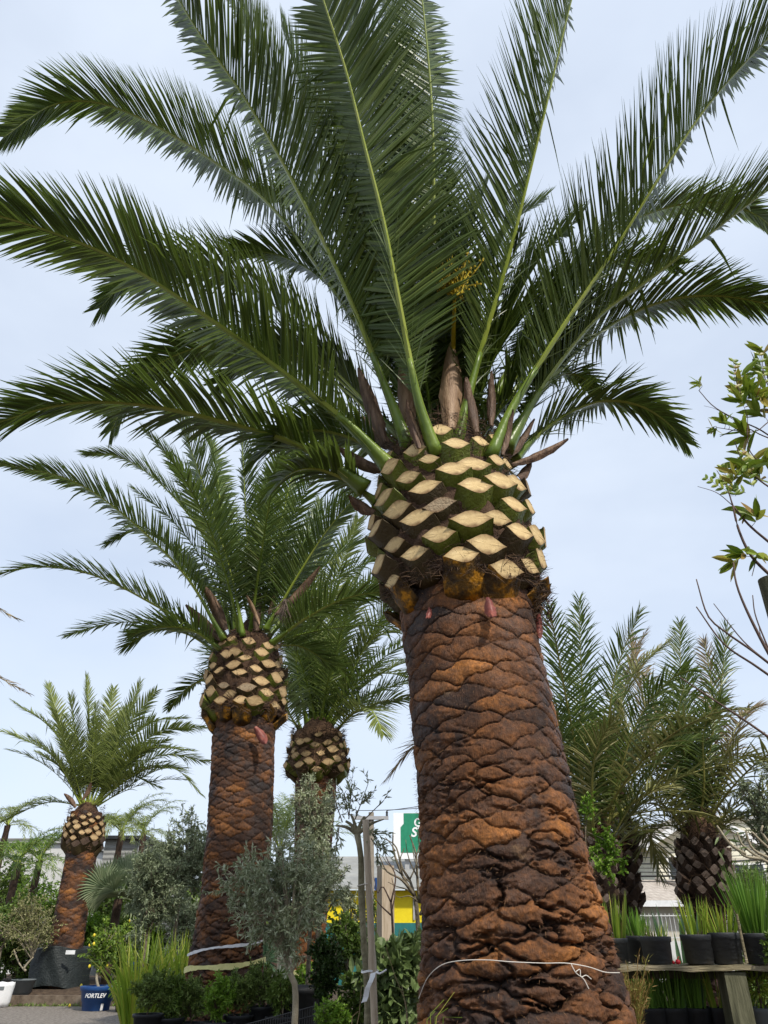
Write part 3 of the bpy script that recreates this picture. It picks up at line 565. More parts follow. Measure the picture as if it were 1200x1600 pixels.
# yellow-green spines near the petiole bases
g = np.random.default_rng(8)
for d in FA[:12]:
    P, _ = spline(pxpath(d['p']), 80); P = P[8:30]; T = nrm(np.gradient(P, axis=0)); n = 34
    i = g.integers(0, len(P), n); mb = MB(); dr = nrm(g.normal(0, 1, (n, 3)))
    dd = nrm(T[i]+dr*.55+np.array((0, -.1, .1)))
    strips(mb, P[i]+dr*.02, dd, nrm(np.cross(dd, g.normal(0, 1, (n, 3)))), g.uniform(.12, .5, n), np.full(n, .010), K=3, droop=.2)
    mb.build('spines', M['leafA2'], palmA)
def spathe(root, a, b, wd, m, bow=.1, seed=0, name='dry_spathe'):
    a, b = np.array(a), np.array(b); t = np.linspace(0, 1, 12); ax = b-a; L0 = np.linalg.norm(ax)
    side = nrm(np.cross(ax, (0.1, 1, .05))); out = nrm(np.cross(side, ax))
    mb = MB(); P = a+t[:, None]*ax+out*(np.sin(t*PI)*bow)[:, None]; g = np.random.default_rng(seed)
    ww = wd*np.sin(np.clip(t*.93+.05, 0, 1)*PI)**.65; ww[0] = wd*.4
    V = []
    for j, u in enumerate(np.linspace(-1, 1, 9)):
        V.append(P+side*(ww*u/2)[:, None]+out*(ww*.42*(u*u))[:, None]+g.normal(0, .002, (12, 3)))
    V = np.stack(V, 1); F = [(i*9+j, i*9+j+1, (i+1)*9+j+1, (i+1)*9+j) for i in range(11) for j in range(8)]
    V2 = V-out*.006
    mb.add(V, F); mb.add(V2, [q[::-1] for q in F])
    return mb.build(name, m, root, smooth=True)
for i, (a, b, wd, m) in enumerate([((703,668,3.76),(706,535,3.8),.15,'spathet'), ((745,675,3.78),(728,590,3.74),.075,'spathe'), ((768,665,3.82),(768,580,3.8),.06,'spathe'), ((602,690,3.98),(560,575,3.98),.10,'spathe'),
        ((655,700,3.76),(635,625,3.7),.06,'spathe'), ((672,722,3.78),(640,640,3.72),.03,'spathet'), ((785,710,3.82),(802,640,3.78),.045,'spathe'), ((800,725,4.05),(888,686,4.15),.06,'spathe'), ((795,715,4.1),(835,655,4.2),.05,'spathe'),
        ((810,745,4.1),(830,722,4.15),.07,'spathe'), ((600,735,4.05),(530,700,4.05),.09,'spathe'), ((615,700,4.2),(565,650,4.25),.10,'spathe'), ((715,640,4.3),(712,500,4.3),.05,'spathe'), ((640,665,3.95),(628,565,3.95),.12,'spathet'), ((585,800,4.1),(545,775,4.1),.08,'spathe')]):
    spathe(palmA, W(*a), W(*b), wd, M[m], .03, i)
def husk(root, p, s, ang, seed):
    mb = MB(); g = np.random.default_rng(seed); c, q = math.cos(ang), math.sin(ang); V = []
    for u, v, k in [(-.3,.5,0),(.2,.55,-.02),(.45,.0,-.035),(.42,-.5,-.05),(.05,-.38,-.06),(-.42,-.52,-.055),(-.35,0,-.04)]:
        x, z = u*c-v*q, u*q+v*c; V.append(np.array(p)+s*np.array((x, k*2, z)))
    V = np.array(V); n = len(V); ce = V.mean(0)+(0, -.1*s, 0); mb.add(np.vstack([V, [ce], V+(0, .012, 0)]), [(i, (i+1) % n, n) for i in range(n)]+[(i, n+1+i, n+1+(i+1) % n, (i+1) % n) for i in range(n)]+[list(range(n+1, 2*n+1))])
    return mb.build('husk_flap', M['pink'], root)
spathe(palmA, W(762, 934, 3.74), W(770, 964, 3.70), .06, M['pink'], .02, 51, name='husk_flap'); spathe(palmA, W(842, 960, 4.05), W(843, 998, 4.05), .05, M['pink'], .01, 52, name='husk_flap'); spathe(palmA, W(672, 950, 3.76), W(668, 966, 3.75), .03, M['pink'], .008, 53, name='husk_flap')
fibres(palmA, Axis(np.array([0, 9.]), np.array([W(845, 950, 4.1)[0]]*2), rA[:2], 4.05), W(845, 985, 4.1)[2], W(845, 930, 4.1)[2], 0.03, .06, 220, 66, ln=.07, wd=.006, name='hanging_fibre')
fr = MB(); g = np.random.default_rng(5)
for k in range(70):
    a = W(712+g.normal(0, 5), 460+g.normal(0, 4), 3.50+g.normal(0, .03)); b = a+np.array((g.normal(0, .07), g.normal(0, .05), g.uniform(.1, .36))); b[0] += .0
    tube(fr, [a, (a+b)/2+g.normal(0, .015, 3), b], [.005, .005, .004], 4)
    for q in range(6):
        c_ = a+(b-a)*g.uniform(.3, 1)+g.normal(0, .008, 3); tube(fr, [c_, c_+(0, 0, .014)], [.006, .006], 4)
tube(fr, [W(705, 620, 3.98), W(708, 540, 3.8), W(710, 470, 3.5)], [.02, .016, .012], 8)
fr.build('fruit_stalk', M['fruit'], palmA)
def hairs(root, ax, z0, z1, n, seed, off=.0, ln=.03, wd=.0022, mt=None):
    g = np.random.default_rng(seed); z = g.uniform(z0, z1, n); th = g.uniform(0, 2*PI, n); r = np.interp(z, ax.z, ax.r)+off
    P = np.stack([np.interp(z, ax.z, ax.x)+r*np.cos(th), ax.D+r*np.sin(th), z], 1); rad = np.stack([np.cos(th), np.sin(th), 0*th], 1)
    d = nrm(rad*g.uniform(.3, 1, (n, 1))+g.normal(0, .6, (n, 3))+np.array((0, 0, -.2)))
    mb = MB(); strips(mb, P, d, nrm(np.cross(d, rad)+1e-4), g.uniform(.3, 1, n)*ln, np.full(n, wd), K=3, droop=.3)
    return mb.build('trunk_fibre', mt, root)
M['hair'] = mat('trunk hair', [(.05,.025,.012),(.13,.06,.025),(.24,.13,.06)], rough=.8, scale=3, island=.9, pos=(.1,.9))
hairs(palmA, axA, .9, zbotA, 12000, 31, -.012, .028, .0018, M['hair'])
# ================================================================== palm behind left
def leaned(D, rows, base_extra=True):
    z, x, r = axis_from_px(rows, D)
    if z[0] > 0: z = np.concatenate([[-.05], z]); x = np.concatenate([[x[0]+(x[0]-x[1])*.8], x]); r = np.concatenate([[r[0]*1.12], r])
    return Axis(z, x, r, D)
DB = 10.0
axB = leaned(DB, [(1550, 284, 416), (1480, 298, 412), (1400, 312, 422), (1300, 322, 427), (1200, 328, 430), (1135, 332, 432), (1060, 335, 435), (990, 345, 430)])
palmB = empty('palm_tree', (float(axB.x[0]), DB, 0), 'second largest palm, white and yellow straps round the low trunk, left of the foreground palm', 'palm tree', 'canary date palms')
zbB = W(385, 1128, DB)[2]; ztB = W(385, 1010, DB)[2]
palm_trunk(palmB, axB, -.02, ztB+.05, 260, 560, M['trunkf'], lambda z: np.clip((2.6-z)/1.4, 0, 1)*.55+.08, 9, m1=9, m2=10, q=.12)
VB = [stub_mesh(60+k, w=.24, h=.125, drop=.14, mats=M['stub'], cmat=M['cutB']) for k in range(3)]; VBb = [stub_mesh(70+k, w=.24, h=.125, drop=.14, mats=M['stubB'], cmat=M['cutB']) for k in range(3)]
VBw = [stub_mesh(80+k, w=.24, h=.125, drop=.14, mats=M['stubB'], cmat=M['cutold']) for k in range(3)]; VBo = [stub_mesh(90+k, w=.25, h=.14, drop=.2, mats=M['stubO'], cmat=M['cutB']) for k in range(2)]
def pickB(i, f, r):
    if f < .1: return r.choice(VBo)
    q = r.random(); return r.choice(VBw) if q < .3 and f < .7 else r.choice(VB if q > .7 or f > .8 else VBb)
cut_bases(palmB, axB, zbB+.07, ztB-.04, 84, pickB, 1.04, 17, lambda f: .43-.06*f**2, jit=1.8)
fibre_shell(palmB, axB, zbB+.05, ztB+.05, lambda f: .52-.12*f**2.2, 5, nth=100, nz=60)
fibres(palmB, axB, zbB, ztB+.1, .54, .44, 2600, 33, ln=.18, wd=.009)
cB = axB.c(ztB)
core = MB(); tube(core, [cB+(0, 0, -.15), cB+(0, 0, .15), cB+(0, 0, .3), cB+(0, 0, .4)], [.38, .28, .12, .05], 16); core.build('crown_heart', M['fibre'], palmB, smooth=True)
FB = [
 [(340,1005,9.8),(250,950,9.6),(150,900,9.4),(60,886,9.2),(-15,900,9.1)],
 [(350,1000,9.6),(290,900,9.4),(200,810,9.1),(110,750,8.9),(0,724,8.7)],
 [(360,980,10.2),(330,860,10.3),(260,765,10.3),(190,715,10.3),(132,708,10.3)],
 [(368,985,9.9),(345,870,9.8),(300,760,9.6),(225,672,9.4)],
 [(380,995,9.6),(362,900,9.4),(325,780,9.1),(285,665,8.8),(265,620,8.7)],
 [(392,970,10.2),(387,860,10.1),(380,720,9.9),(376,640,9.8)],
 [(405,985,9.8),(428,870,9.6),(450,770,9.4),(470,680,9.2)],
 [(415,985,9.7),(465,900,9.5),(510,830,9.3),(560,770,9.1)],
 [(425,1005,9.7),(480,965,9.5),(540,935,9.3),(610,922,9.2)],
 [(420,995,10.3),(490,900,10.5),(560,850,10.6),(620,850,10.6)],
 [(345,1015,9.7),(300,985,9.5),(250,980,9.3),(205,992,9.2)],
 [(340,1020,10.3),(290,990,10.5),(240,985,10.6),(195,1010,10.6)],
 [(345,1060,10.5),(318,1062,10.8),(290,1078,11),(262,1108,11.1)],
 [(355,1000,10.4),(290,880,10.7),(220,830,10.9),(165,850,11)],
 [(400,985,10.4),(410,860,10.5),(430,740,10.5),(480,680,10.5)],
 [(395,985,10.5),(350,820,10.8),(330,700,10.9),(280,640,11)],
 [(425,1010,10.3),(470,1010,10.6),(520,1040,10.8)],
]
for i, p in enumerate(FB):
    frond(palmB, pxpath(p), cB, M['leafB'], M['rachis'], Lmax=.56 if i != 12 else .32, wid=.034, spacing=.025, start=.1, seed=100+i, r0=.075, K=4, droop=.3, jitter=.025, twist=(0, (i*31) % 40-20), pm=M['petiole'])
for k in range(14):
    az = R_(10+137.5*k); frond(palmB, auto_frond_pts(cB+.2*np.array((math.cos(az), math.sin(az), 0)), az, R_((25 if math.sin(az) > 0 else 52)+(k*37) % (55 if math.sin(az) > 0 else 32)), 2.9, .8), cB, M['leafB'], M['petiole'], Lmax=.45, spacing=.036, start=.09, seed=160+k, K=4, r0=.05)
for i, (a, b, wd, m) in enumerate([((400,985,9.6),(392,860,9.55),.16,'spathe'), ((430,960,9.6),(500,885,9.5),.12,'spathe'), ((352,985,9.6),(318,915,9.5),.16,'spathe'), ((345,1000,9.6),(290,945,9.6),.14,'spathe'), ((405,975,9.6),(385,930,9.4),.06,'spathet'), ((420,960,9.7),(440,860,9.8),.10,'spathet')]):
    spathe(palmB, W(*a), W(*b), wd, M[m], .05, i+30)
mb = MB(); g = np.random.default_rng(2); n = 260; P = np.tile(W(447, 940, 9.5), (n, 1))+g.normal(0, .02, (n, 3)); d = nrm(g.normal(0, .35, (n, 3))+np.array((0, 0, -1.)))
strips(mb, P, d, nrm(np.cross(d, g.normal(0, 1, (n, 3)))), g.uniform(.2, .42, n), np.full(n, .007), K=3); mb.build('dry_flower_tuft', M['cutgrey'], palmB)
mb = MB(); n = 300; P = np.tile(W(392, 880, 9.5), (n, 1))+g.normal(0, .05, (n, 3)); d = nrm(g.normal(0, .6, (n, 3))+np.array((0, 0, .3)))
strips(mb, P, d, nrm(np.cross(d, g.normal(0, 1, (n, 3)))), g.uniform(.1, .3, n), np.full(n, .008), K=3); mb.build('dark_fibre_tuft', M['fibre'], palmB)
spathe(palmB, W(398, 1136, 9.48), W(415, 1162, 9.42), .12, M['pink'], .03, 41, name='husk_flap')
def strap(root, ax, z0, z1, h, m, label, cat, th0=0, seed=0, tilt=.0, name='strap', tail=None):
    g = np.random.default_rng(seed); n = 90; th = np.linspace(0, 2*PI, n, endpoint=False); z = z0+(z1-z0)*(np.cos(th)*.5+.5)+g.normal(0, .002, n)+.012*np.sin(3*th+seed)
    r = np.interp(z, ax.z, ax.r)+.012; cx = np.interp(z, ax.z, ax.x)
    hh = h*(1+.25*np.sin(th*5+seed)+g.normal(0, .05, n)); mb = MB()
    A_ = np.stack([cx+r*np.cos(th), ax.D+r*np.sin(th), z-hh/2], 1); B_ = A_+np.stack([0*th, 0*th, hh], 1)
    ii = np.arange(n); F = np.stack([ii, (ii+1) % n, (ii+1) % n+n, ii+n], 1); mb.addq(np.vstack([A_, B_]), F)
    o = mb.build(name, m); o.location = (0, 0, 0); return tag(o, label, cat)
zs = lambda py, D=DB-.45: W(350, py, D)[2]
strap(None, axB, zs(1492), zs(1470), 0.026, M['tapew'], 'thin white strap tied round the left palm trunk above the yellow one', 'strap', seed=1)
strap(None, axB, zs(1518), zs(1503), 0.05, M['tapey'], 'wide pale yellow strap tied low round the left palm trunk', 'strap', seed=2)
# ================================================================== third palm between them
DC = 13.6
axC = leaned(DC, [(1545, 452, 505), (1480, 455, 508), (1400, 456, 515), (1300, 459, 522), (1225, 460, 527), (1170, 461, 532), (1135, 465, 530)])
palmC = empty('palm_tree', (float(axC.x[0]), DC, 0), 'palm with fresh pale frond cuts behind the olives, between the two biggest palms', 'palm tree', 'canary date palms')
zbC = W(500, 1213, DC)[2]; ztC = W(500, 1148, DC)[2]
M['trunkr'] = trunk_material('palm trunk red', 1.15)
palm_trunk(palmC, axC, -.02, ztC+.05, 160, 300, M['trunkr'], lambda z: .2+0*z, 13, m1=9, m2=10, q=.12)
cut_bases(palmC, axC, zbC+.05, ztC-.04, 62, lambda i, f, r: r.choice(VB if r.random() > .4 else VBb), 1.0, 27, lambda f: .42-.05*f**2, jit=1.8)
fibre_shell(palmC, axC, zbC+.05, ztC+.05, lambda f: .51-.12*f**2.2, 5, nth=80, nz=50)
fibres(palmC, axC, zbC, ztC+.1, .53, .44, 1800, 43, ln=.18, wd=.011)
cC = axC.c(ztC)
core = MB(); tube(core, [cC+(0, 0, -.15), cC+(0, 0, .15), cC+(0, 0, .3), cC+(0, 0, .4)], [.38, .28, .12, .05], 12); core.build('crown_heart', M['fibre'], palmC, smooth=True)
FC = [[(480,1135),(462,1030),(455,930),(430,840)], [(485,1130),(480,1000),(490,900),(520,820)], [(500,1130),(510,990),(530,890),(560,810)], [(505,1130),(540,1000),(560,900),(610,850)], [(510,1135),(560,1030),(600,960),(640,930)],
 [(515,1140),(560,1080),(610,1045),(650,1030)], [(520,1145),(560,1110),(600,1095),(640,1090)], [(520,1150),(550,1115),(580,1110),(600,1150)], [(470,1140),(455,1090),(440,1050),(400,1010)], [(470,1145),(450,1110),(445,1080),(430,1060)],
 [(495,1130),(500,960),(540,850),(590,790)], [(505,1135),(545,1060),(580,1000),(625,985)], [(490,1130),(470,960),(480,850),(500,780)], [(510,1140),(570,1060),(640,1060),(680,1110)], [(500,1130),(520,1050),(545,960),(600,890)]]
for i, p in enumerate(FC):
    dd = (i*53 % 7)/7*3-1.5; n = len(p)
    frond(palmC, [W(x, y, DC+dd*j/(n-1)) for j, (x, y) in enumerate(p)], cC, M['leafD'] if i % 3 else M['leafA2'], M['rachis'], Lmax=.6, wid=.035, spacing=.036, start=.1, seed=200+i, r0=.06, K=4, droop=.35, jitter=.03, pm=M['petiole'], twist=(0, (i*31) % 60-30))
for k in range(18):
    az = R_(-10+137.5*k); frond(palmC, auto_frond_pts(cC, az, R_(40+(k*37) % 45), 3.0, .8), cC, M['leafB'], M['petiole'], Lmax=.45, spacing=.045, start=.09, seed=260+k, K=4, r0=.05)
strap(None, axC, W(490, 1522, DC-.4)[2], W(490, 1518, DC-.4)[2], .09, M['tapey'], 'pale yellow strap round the trunk of the third palm, behind the potted olive', 'strap', seed=3)
# ================================================================== far left palm
DD = 25.2
axD = leaned(DD, [(1545, 66, 128), (1480, 75, 130), (1400, 91, 140), (1345, 102, 150), (1300, 106, 158), (1262, 112, 160)])
palmD = empty('palm_tree', (float(axD.x[0]), DD, 0), 'small palm at the far left, its short brown trunk wrapped in black net', 'palm tree', 'canary date palms')
zbD = W(135, 1328, DD)[2]; ztD = W(135, 1272, DD)[2]
M['trunkd'] = trunk_material('palm trunk mid', .85)
palm_trunk(palmD, axD, 0, ztD+.05, 120, 240, M['trunkd'], lambda z: .25+0*z, 21, q=.2)
VDs = [stub_mesh(160+k, w=.23, h=.15, mats=M['stubB'], cmat=M['cutB']) for k in range(3)]; VDd = [stub_mesh(170+k, w=.23, h=.15, mats=M['stubB'], cmat=M['boot']) for k in range(2)]
cut_bases(palmD, axD, zbD+.1, ztD-.05, 66, lambda i, f, r: r.choice(VDd if f < .22 else VDs), 1.25, 37, lambda f: .46-.04*f*f+.0)
fibres(palmD, axD, zbD, ztD+.3, .55, .5, 900, 53, ln=.2, wd=.015)
cD = axD.c(ztD)
core = MB(); tube(core, [cD+(0, 0, -.15), cD+(0, 0, .2), cD+(0, 0, .4)], [.5, .3, .1], 12); core.build('crown_heart', M['fibre'], palmD, smooth=True)
FD = [(0,1140,80,1180),(20,1095,90,1150),(75,1068,100,1150),(135,1055,140,1150),(178,1075,165,1150),(220,1065,190,1140),(245,1078,190,1150),(292,1120,215,1140),(320,1135,235,1150),(303,1172,220,1175),(328,1190,245,1182),(316,1242,260,1200),(-5,1288,70,1255),(45,1150,90,1190),(150,1100,145,1170),(110,1085,120,1160),(262,1155,205,1185),(290,1200,220,1205),(85,1110,105,1170),(205,1100,170,1170),(60,1175,95,1200),(250,1230,200,1215)]
for i, (tx, ty, mx_, my) in enumerate(FD):
    dd = (i*53 % 9)/9*3-1.8
    frond(palmD, [W(135+(mx_-135)*.15, 1258, DD-.1), W(mx_, my, DD+dd*.5), W(tx, ty, DD+dd)], cD, M['leafD'], M['rachis'], Lmax=.72, wid=.052, spacing=.048, start=.1, seed=300+i, r0=.06, K=3, droop=.3, jitter=.035, twist=(0, (i*31) % 60-30))
for k in range(9):
    az = R_(10+137.5*k); frond(palmD, auto_frond_pts(cD, az, R_(40+(k*37) % 45), 3.4, .8), cD, M['leafD'], M['rachis'], Lmax=.55, wid=.045, spacing=.1, seed=360+k, K=3, r0=.05)
spathe(palmD, W(118, 1262, DD-.5), W(100, 1240, DD-.6), .16, M['spathe'], .05, 3); spathe(palmD, W(128, 1250, DD-.5), W(142, 1222, DD-.6), .16, M['spathe'], .05, 4)
nb = MB(); xn = W(97, 1500, DD)[0]; g = np.random.default_rng(4); th = np.linspace(0, 2*PI, 72, endpoint=False); rows = []
for j, z in enumerate(np.linspace(W(100, 1543, DD-.6)[2], W(100, 1481, DD-.6)[2], 9)):
    r = .83-.07*j/8+.035*np.sin(th*5+j*.4)+.02*np.sin(th*11+j)+g.normal(0, .008, 72); rows.append(np.stack([xn+r*np.cos(th)*1.0, DD+r*np.sin(th), np.full(72, z)+.05*np.sin(th*3)], 1))
V = np.concatenate(rows); F = [(j*72+i, j*72+(i+1) % 72, (j+1)*72+(i+1) % 72, (j+1)*72+i) for j in range(8) for i in range(72)]; nb.add(V, F); F2 = [(8*72+i, 8*72+(i+1) % 72, 9*72) for i in range(72)]
nb.add(np.vstack([V, [(xn, DD, V[-1][2]+.02)]]), F2)
o = nb.build('root_wrap', M['net'], smooth=True); tag(o, 'black shade net wrapped round the root ball of the far left palm', 'net')
tg = MB(); p = W(110, 1488, DD-1.0); box(tg, p-(.13, .006, .05), p+(.13, .006, .05)); tl = tg.build('paper_tag', M['white'], o); 
# ================================================================== right hand palms with old brown boots
def old_palm(D, rows, zb, zt, fr, label, seed, nst=70, r_=.34, leaf='leafE', sc=1.0, L=.5, extra=4, nth=120, low=None, dr=.45, jit=.07, name_group='palms with old brown frond stubs'):
    ax = leaned(D, rows); root = empty('palm_tree', (float(ax.x[0]), D, 0), label, 'palm tree', name_group)
    px0 = rows[0][1]; zb_ = W(0, zb, D)[2]; zt_ = W(0, zt, D)[2]
    palm_trunk(root, ax, -.02, zt_+.05, nth, 260, M['trunkdk'], lambda z: .6+0*z, seed, q=.16)
    vv = [stub_mesh(400+seed+k, w=.18, h=.15, proj=.15, drop=.16, taper=.78, mats=M['boot'], cmat=M['cutgrey']) for k in range(3)]
    cut_bases(root, ax, zb_, zt_-.02, nst, lambda i, f, r: r.choice(vv), sc, seed, lambda f: r_, jit=1.6, names=('old_boot', 'boot_face'))
    fibres(root, ax, zb_-.3, zt_+.25, r_+.05, r_, 1400, seed, ln=.2, wd=.009)
    c = ax.c(zt_)
    core = MB(); tube(core, [c+(0, 0, -.2), c+(0, 0, .12), c+(0, 0, .3)], [r_, r_*.8, .06], 12); core.build('crown_heart', M['fibre'], root, smooth=True)
    for i, q in enumerate(fr):
        p, dd, lf = q; n = len(p)
        frond(root, [W(x, y, D+dd*j/(n-1)) for j, (x, y) in enumerate(p)], c, M[lf or leaf], M['rachisE'], Lmax=L, wid=.022, spacing=.024, seed=seed+i, r0=.045, K=4, droop=dr, jitter=jit, twist=(0, (i*37) % 50-25), loss=.08, start=.12)
    for k in range(int(extra*1.7)):
        az = R_(20+137.5*k); frond(root, auto_frond_pts(c, az, R_(25+(k*37) % 58), 1.9+.3*(k%3), .9), c, M[leaf], M['rachisE'], Lmax=L*.9, spacing=.06, seed=seed+60+k, K=4, r0=.04, droop=.5)
    return root, ax, c
M['trunkdk'] = trunk_material('old trunk', .75)
palmE, axE, cE = old_palm(8.5, [(1560, 900, 948), (1480, 902, 948), (1420, 904, 948), (1360, 906, 950), (1310, 910, 955)], 1440, 1300,
 [([(925,1330),(915,1250),(890,1120),(868,1000),(858,945)], -1.2, 'leafB'), ([(930,1325),(918,1200),(908,1050),(905,935)], .3, 'leafB'), ([(935,1325),(945,1200),(960,1060),(1000,955)], -.8, 'leafB'),
  ([(940,1330),(965,1220),(1000,1120),(1050,1060),(1090,1045)], -1.0, 'leafB'), ([(945,1330),(990,1250),(1040,1180),(1090,1150)], -.5, 'leafB'), ([(940,1325),(955,1180),(985,1060),(1045,1000)], .6, None),
  ([(920,1335),(890,1240),(860,1150),(830,1080)], .2, 'leafB'), ([(915,1335),(840,1230),(720,1150),(655,1160),(606,1215)], .6, 'leafdry'), ([(945,1335),(980,1280),(1010,1240),(1050,1230)], .3, None),
  ([(930,1335),(925,1260),(930,1180),(960,1120)], -.9, None), ([(950,1340),(985,1300),(1010,1300),(1030,1345)], .6, None), ([(925,1335),(905,1240),(880,1180),(870,1100)], -.6, 'leafB'), ([(935,1330),(960,1260),(980,1160),(970,1100)], -.4, None),
  ([(935,1330),(980,1200),(1020,1130),(1075,1120)], .4, None)],
 'leafy palm with tall green fronds, partly hidden by the right side of the big trunk', 500, nst=46, r_=.13, sc=.85, L=.45)
palmG, axG, cG = old_palm(10.5, [(1500, 955, 992), (1440, 957, 992), (1380, 955, 990), (1320, 956, 988), (1270, 958, 985)], 1440, 1270,
 [([(975,1275),(995,1270),(1015,1300),(1030,1370)], -.5, None), ([(975,1270),(1010,1230),(1060,1220),(1100,1250)], .4, None), ([(970,1270),(985,1180),(1030,1110),(1080,1090)], .3, None), ([(968,1270),(960,1150),(985,1040),(1010,985)], .4, 'leafdry'), ([(968,1270),(950,1190),(930,1150),(910,1140)], .3, None),
  ([(975,1270),(1000,1190),(1050,1150),(1110,1150)], -.4, None), ([(975,1270),(1010,1255),(1050,1270),(1080,1310)], .2, None), ([(970,1275),(985,1230),(1010,1180),(1020,1130)], -.3, None)],
 'dark shaggy slim palm trunk with tangled crown, between the leafy palm and the stout one', 640, nst=60, r_=.13, sc=.75, L=.45)
palmF, axF, cF = old_palm(9.5, [(1560, 1066, 1148), (1500, 1072, 1142), (1440, 1080, 1134), (1400, 1078, 1130), (1350, 1072, 1126), (1310, 1072, 1120)], 1395, 1305,
 [([(1095,1315),(1105,1200),(1125,1080),(1136,978)], -.6, 'leafB'), ([(1090,1315),(1085,1180),(1065,1060),(1062,972)], .5, 'leafB'), ([(1100,1310),(1110,1200),(1112,1080),(1100,1000)], .8, 'leafdry'),
  ([(1105,1310),(1135,1220),(1165,1180),(1205,1205)], -.5, None), ([(1108,1315),(1145,1260),(1180,1245),(1215,1275)], -.3, None), ([(1080,1315),(1040,1220),(1010,1110),(984,990)], .6, 'leafdry'),
  ([(1080,1315),(1040,1260),(1000,1240),(965,1260)], -.3, None), ([(1085,1310),(1060,1200),(1030,1120),(1010,1060)], -.4, 'leafB'), ([(1088,1312),(1075,1210),(1060,1120),(1075,1050)], -.7, 'leafB'),
  ([(1105,1310),(1130,1190),(1160,1120),(1190,1100)], .6, 'leafdry'), ([(1090,1312),(1100,1230),(1100,1140),(1130,1090)], -.8, 'leafB'), ([(1082,1315),(1050,1290),(1020,1300),(1000,1330)], .5, None), ([(1110,1312),(1145,1280),(1170,1290),(1190,1320)], .2, None),
  ([(1095,1312),(1080,1200),(1040,1150),(1000,1170)], -.5, None), ([(1100,1312),(1125,1230),(1150,1160),(1185,1150)], -.4, None)],
 'stout palm with a pineapple shaped head of grey brown boots above the shelf of pots', 780, nst=84, r_=.20, sc=.86, L=.45)
# palm outside the left edge of which only dry frond tips show
axH = leaned(12, [(1500, -330, -260), (1300, -325, -262), (1150, -318, -262)])
palmH = empty('palm_tree', (float(axH.x[0]), 12, 0), 'palm beyond the left edge of which only greyish frond tips hang in', 'palm tree')
palm_trunk(palmH, axH, 0, float(axH.z[-1]), 80, 120, M['trunkf'], lambda z: .3+0*z, 3)
cH = axH.c(axH.z[-1])
for i, (p, lf) in enumerate([([(-285,1150),(-150,980),(-60,930),(30,968)], 'leafdry'), ([(-285,1150),(-160,1050),(-60,1035),(48,1085)], 'leafdry'), ([(-285,1150),(-300,1000),(-260,850)], 'leafE'), ([(-290,1150),(-400,1000),(-480,980)], 'leafE'), ([(-285,1150),(-380,1080),(-460,1120)], 'leafE'), ([(-285,1150),(-220,1000),(-190,900)], 'leafE')]):
    frond(palmH, [W(x, y, 12) for x, y in p], cH, M[lf], M['rachisE'], Lmax=.42, spacing=.05, seed=900+i, r0=.05, K=4, droop=.6, jitter=.12)
M['barko'] = mat('olive bark', [(.10,.09,.05),(.2,.18,.11),(.3,.27,.18)], rough=.85, scale=14, bump=.6, bscale=50)
